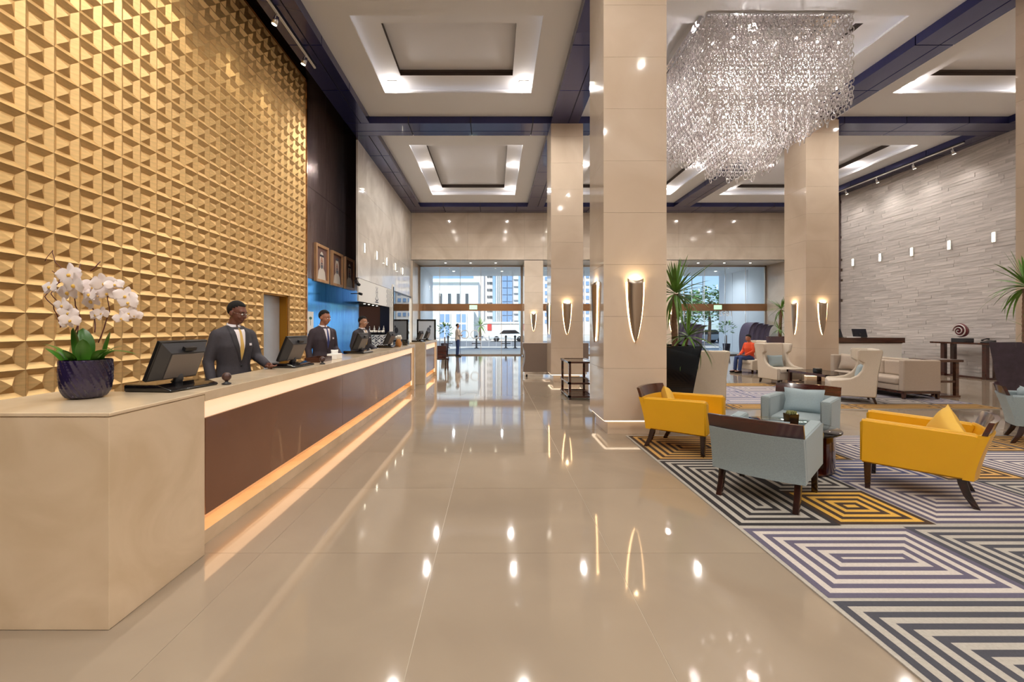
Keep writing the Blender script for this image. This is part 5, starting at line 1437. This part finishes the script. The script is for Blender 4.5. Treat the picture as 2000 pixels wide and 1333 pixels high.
t = thing('hoarding', 'long white street hoarding with a red sign panel', 'fence', (0, 54, 0))
for k in range(5):
    x0 = 944+k*14; MB().box(*bx(54, x0+.15, x0+13.9), 0, .15, -.05, bz(54, 631)).build('panel', M['bcream'], t)
MB().box(*bx(54, 944, 1014), -.1, .25, bz(54, 632.5), bz(54, 629)).build('cap_rail', M['bwhite'], t)
MB().box(*bx(54, 952, 960), -.06, 0, bz(54, 646), bz(54, 633)).build('red_sign', mat('sign_red', lin(214,70,66), .6), t)
t = thing('palm', 'short street palm between the white building and the hoarding', 'plant', ((938-CX)*52/F, 52, 0))
trunk(t, [(0, 0, 0), (0, 0, 1.0), (.05, 0, 1.7)], .14, .11); crown(t, (.05, 0, 1.7), 1.35, 34, 9, 1.6)
for k, (x, l) in enumerate(((875, 'left dark bollard outside the entrance'), (930.5, 'middle dark bollard with ring outside the entrance'), (988, 'right dark bollard outside the entrance'), (1006, 'slim bollard beside the entrance pier'))):
    t = thing('bollard', l, 'bollard', ((x-CX)*33/F, 33, 0))
    MB().lathe([(.16, 0), (.16, .04), (.07, .06), (.06, .80), (.10, .84), (.07, .95), (.02, .97)], 14).build('post', M['dgrey'], t)
    if k < 3: MB().tube([(-.35, 0, .36), (.35, 0, .36)], .03, 8).build('crossbar', M['dgrey'], t)
t = thing('railing', 'low pale roadside railing across the street', 'fence', (0, 35.5, 0))
MB().box(-10, 1.4, -.02, .02, .70, .75).build('top_rail', M['bgrey'], t)
for k in range(20): MB().box(-10+.6*k-.015, -10+.6*k+.015, -.015, .015, 0, .70).build('post', M['bgrey'], t)
def car(loc, rz, col, label):
    t = thing('car', label, 'car', loc, rz)
    m = MB(); m.prism([(-2.1,.28),(-2.1,.72),(-1.9,.80),(-1.1,.86),(-.55,1.36),(.85,1.38),(1.5,.92),(2.05,.84),(2.1,.55),(2.1,.28)], -.84, .84, 'y', r=.06, seg=2); m.build('body', col, t)
    m = MB(); m.prism([(-1.0,.88),(-.52,1.30),(.80,1.32),(1.36,.92)], -.85, .85, 'y'); m.build('windows', M['screen'], t)
    for x in (-1.3, 1.3):
        for y in (-.80, .80): MB().tube([(x, y-.1, .32), (x, y+.1, .32)], .32, 16).build('wheel', M['black'], t)
car((1.6, 50, -.06), 0, M['bwhite'], 'white car on the road before the hoarding')
car((22, 46, -.06), 0, mat('car_silver', lin(150,156,164), .25, metal=.6), 'silver car on the road seen through the right glazing')
# trees to the right
def tree(loc, h_, r_, seed, label):
    t = thing('tree', label, 'tree', loc); rr = random.Random(seed)
    MB().tube([(0,0,0), (.1,0,h_*.4), (0,.1,h_*.7)], [.18,.14,.08], 8).build('trunk', M['trunk'], t)
    m = MB()
    for k in range(900):
        v = Vector((rr.gauss(0,1), rr.gauss(0,1), rr.gauss(0,1))).normalized()*r_*rr.uniform(.5, 1)
        c = Vector((v.x, v.y, h_*.75+v.z*.75)); s_ = rr.uniform(.12, .28); a, e = rr.uniform(0, 6.28), rr.uniform(-1, 1)
        u = Vector((math.cos(a), math.sin(a), e*.5))*s_; w = Vector((-math.sin(a), math.cos(a), rr.uniform(-.6, .6)))*s_*.6
        m.add([c-u, c-w, c+u, c+w], [(0,1,2,3)])
    tag(m.build('foliage', M['tleaf'], t), kind='stuff')
M['tleaf'] = mat('tree_leaf', lin(86,128,70), .6, var=.3, vscale=1.5)
tree((17.3, 40, 0), 4.6, 2.2, 1, 'leafy street tree seen through the right glazing behind the tall palm'); tree((21.5, 44, 0), 5.2, 2.5, 2, 'leafy street tree farther right beyond the right glazing'); tree((13.9, 43, 0), 4.2, 2.0, 3, 'leafy street tree left of the others beyond the right glazing')
t = thing('window_grid', 'white steel screen of square openings at the canopy edge', 'screen', (0, 29.9, 0))
for k in range(9): MB().box(8.2+.75*k-.02, 8.2+.75*k+.02, -.03, .03, 2.4, ZH).build('vertical_bar', M['bwhite'], t)
for z in (2.4, 3.1, 3.8, 4.5): MB().box(8.2, 14.2, -.03, .03, z-.02, z+.02).build('horizontal_bar', M['bwhite'], t)
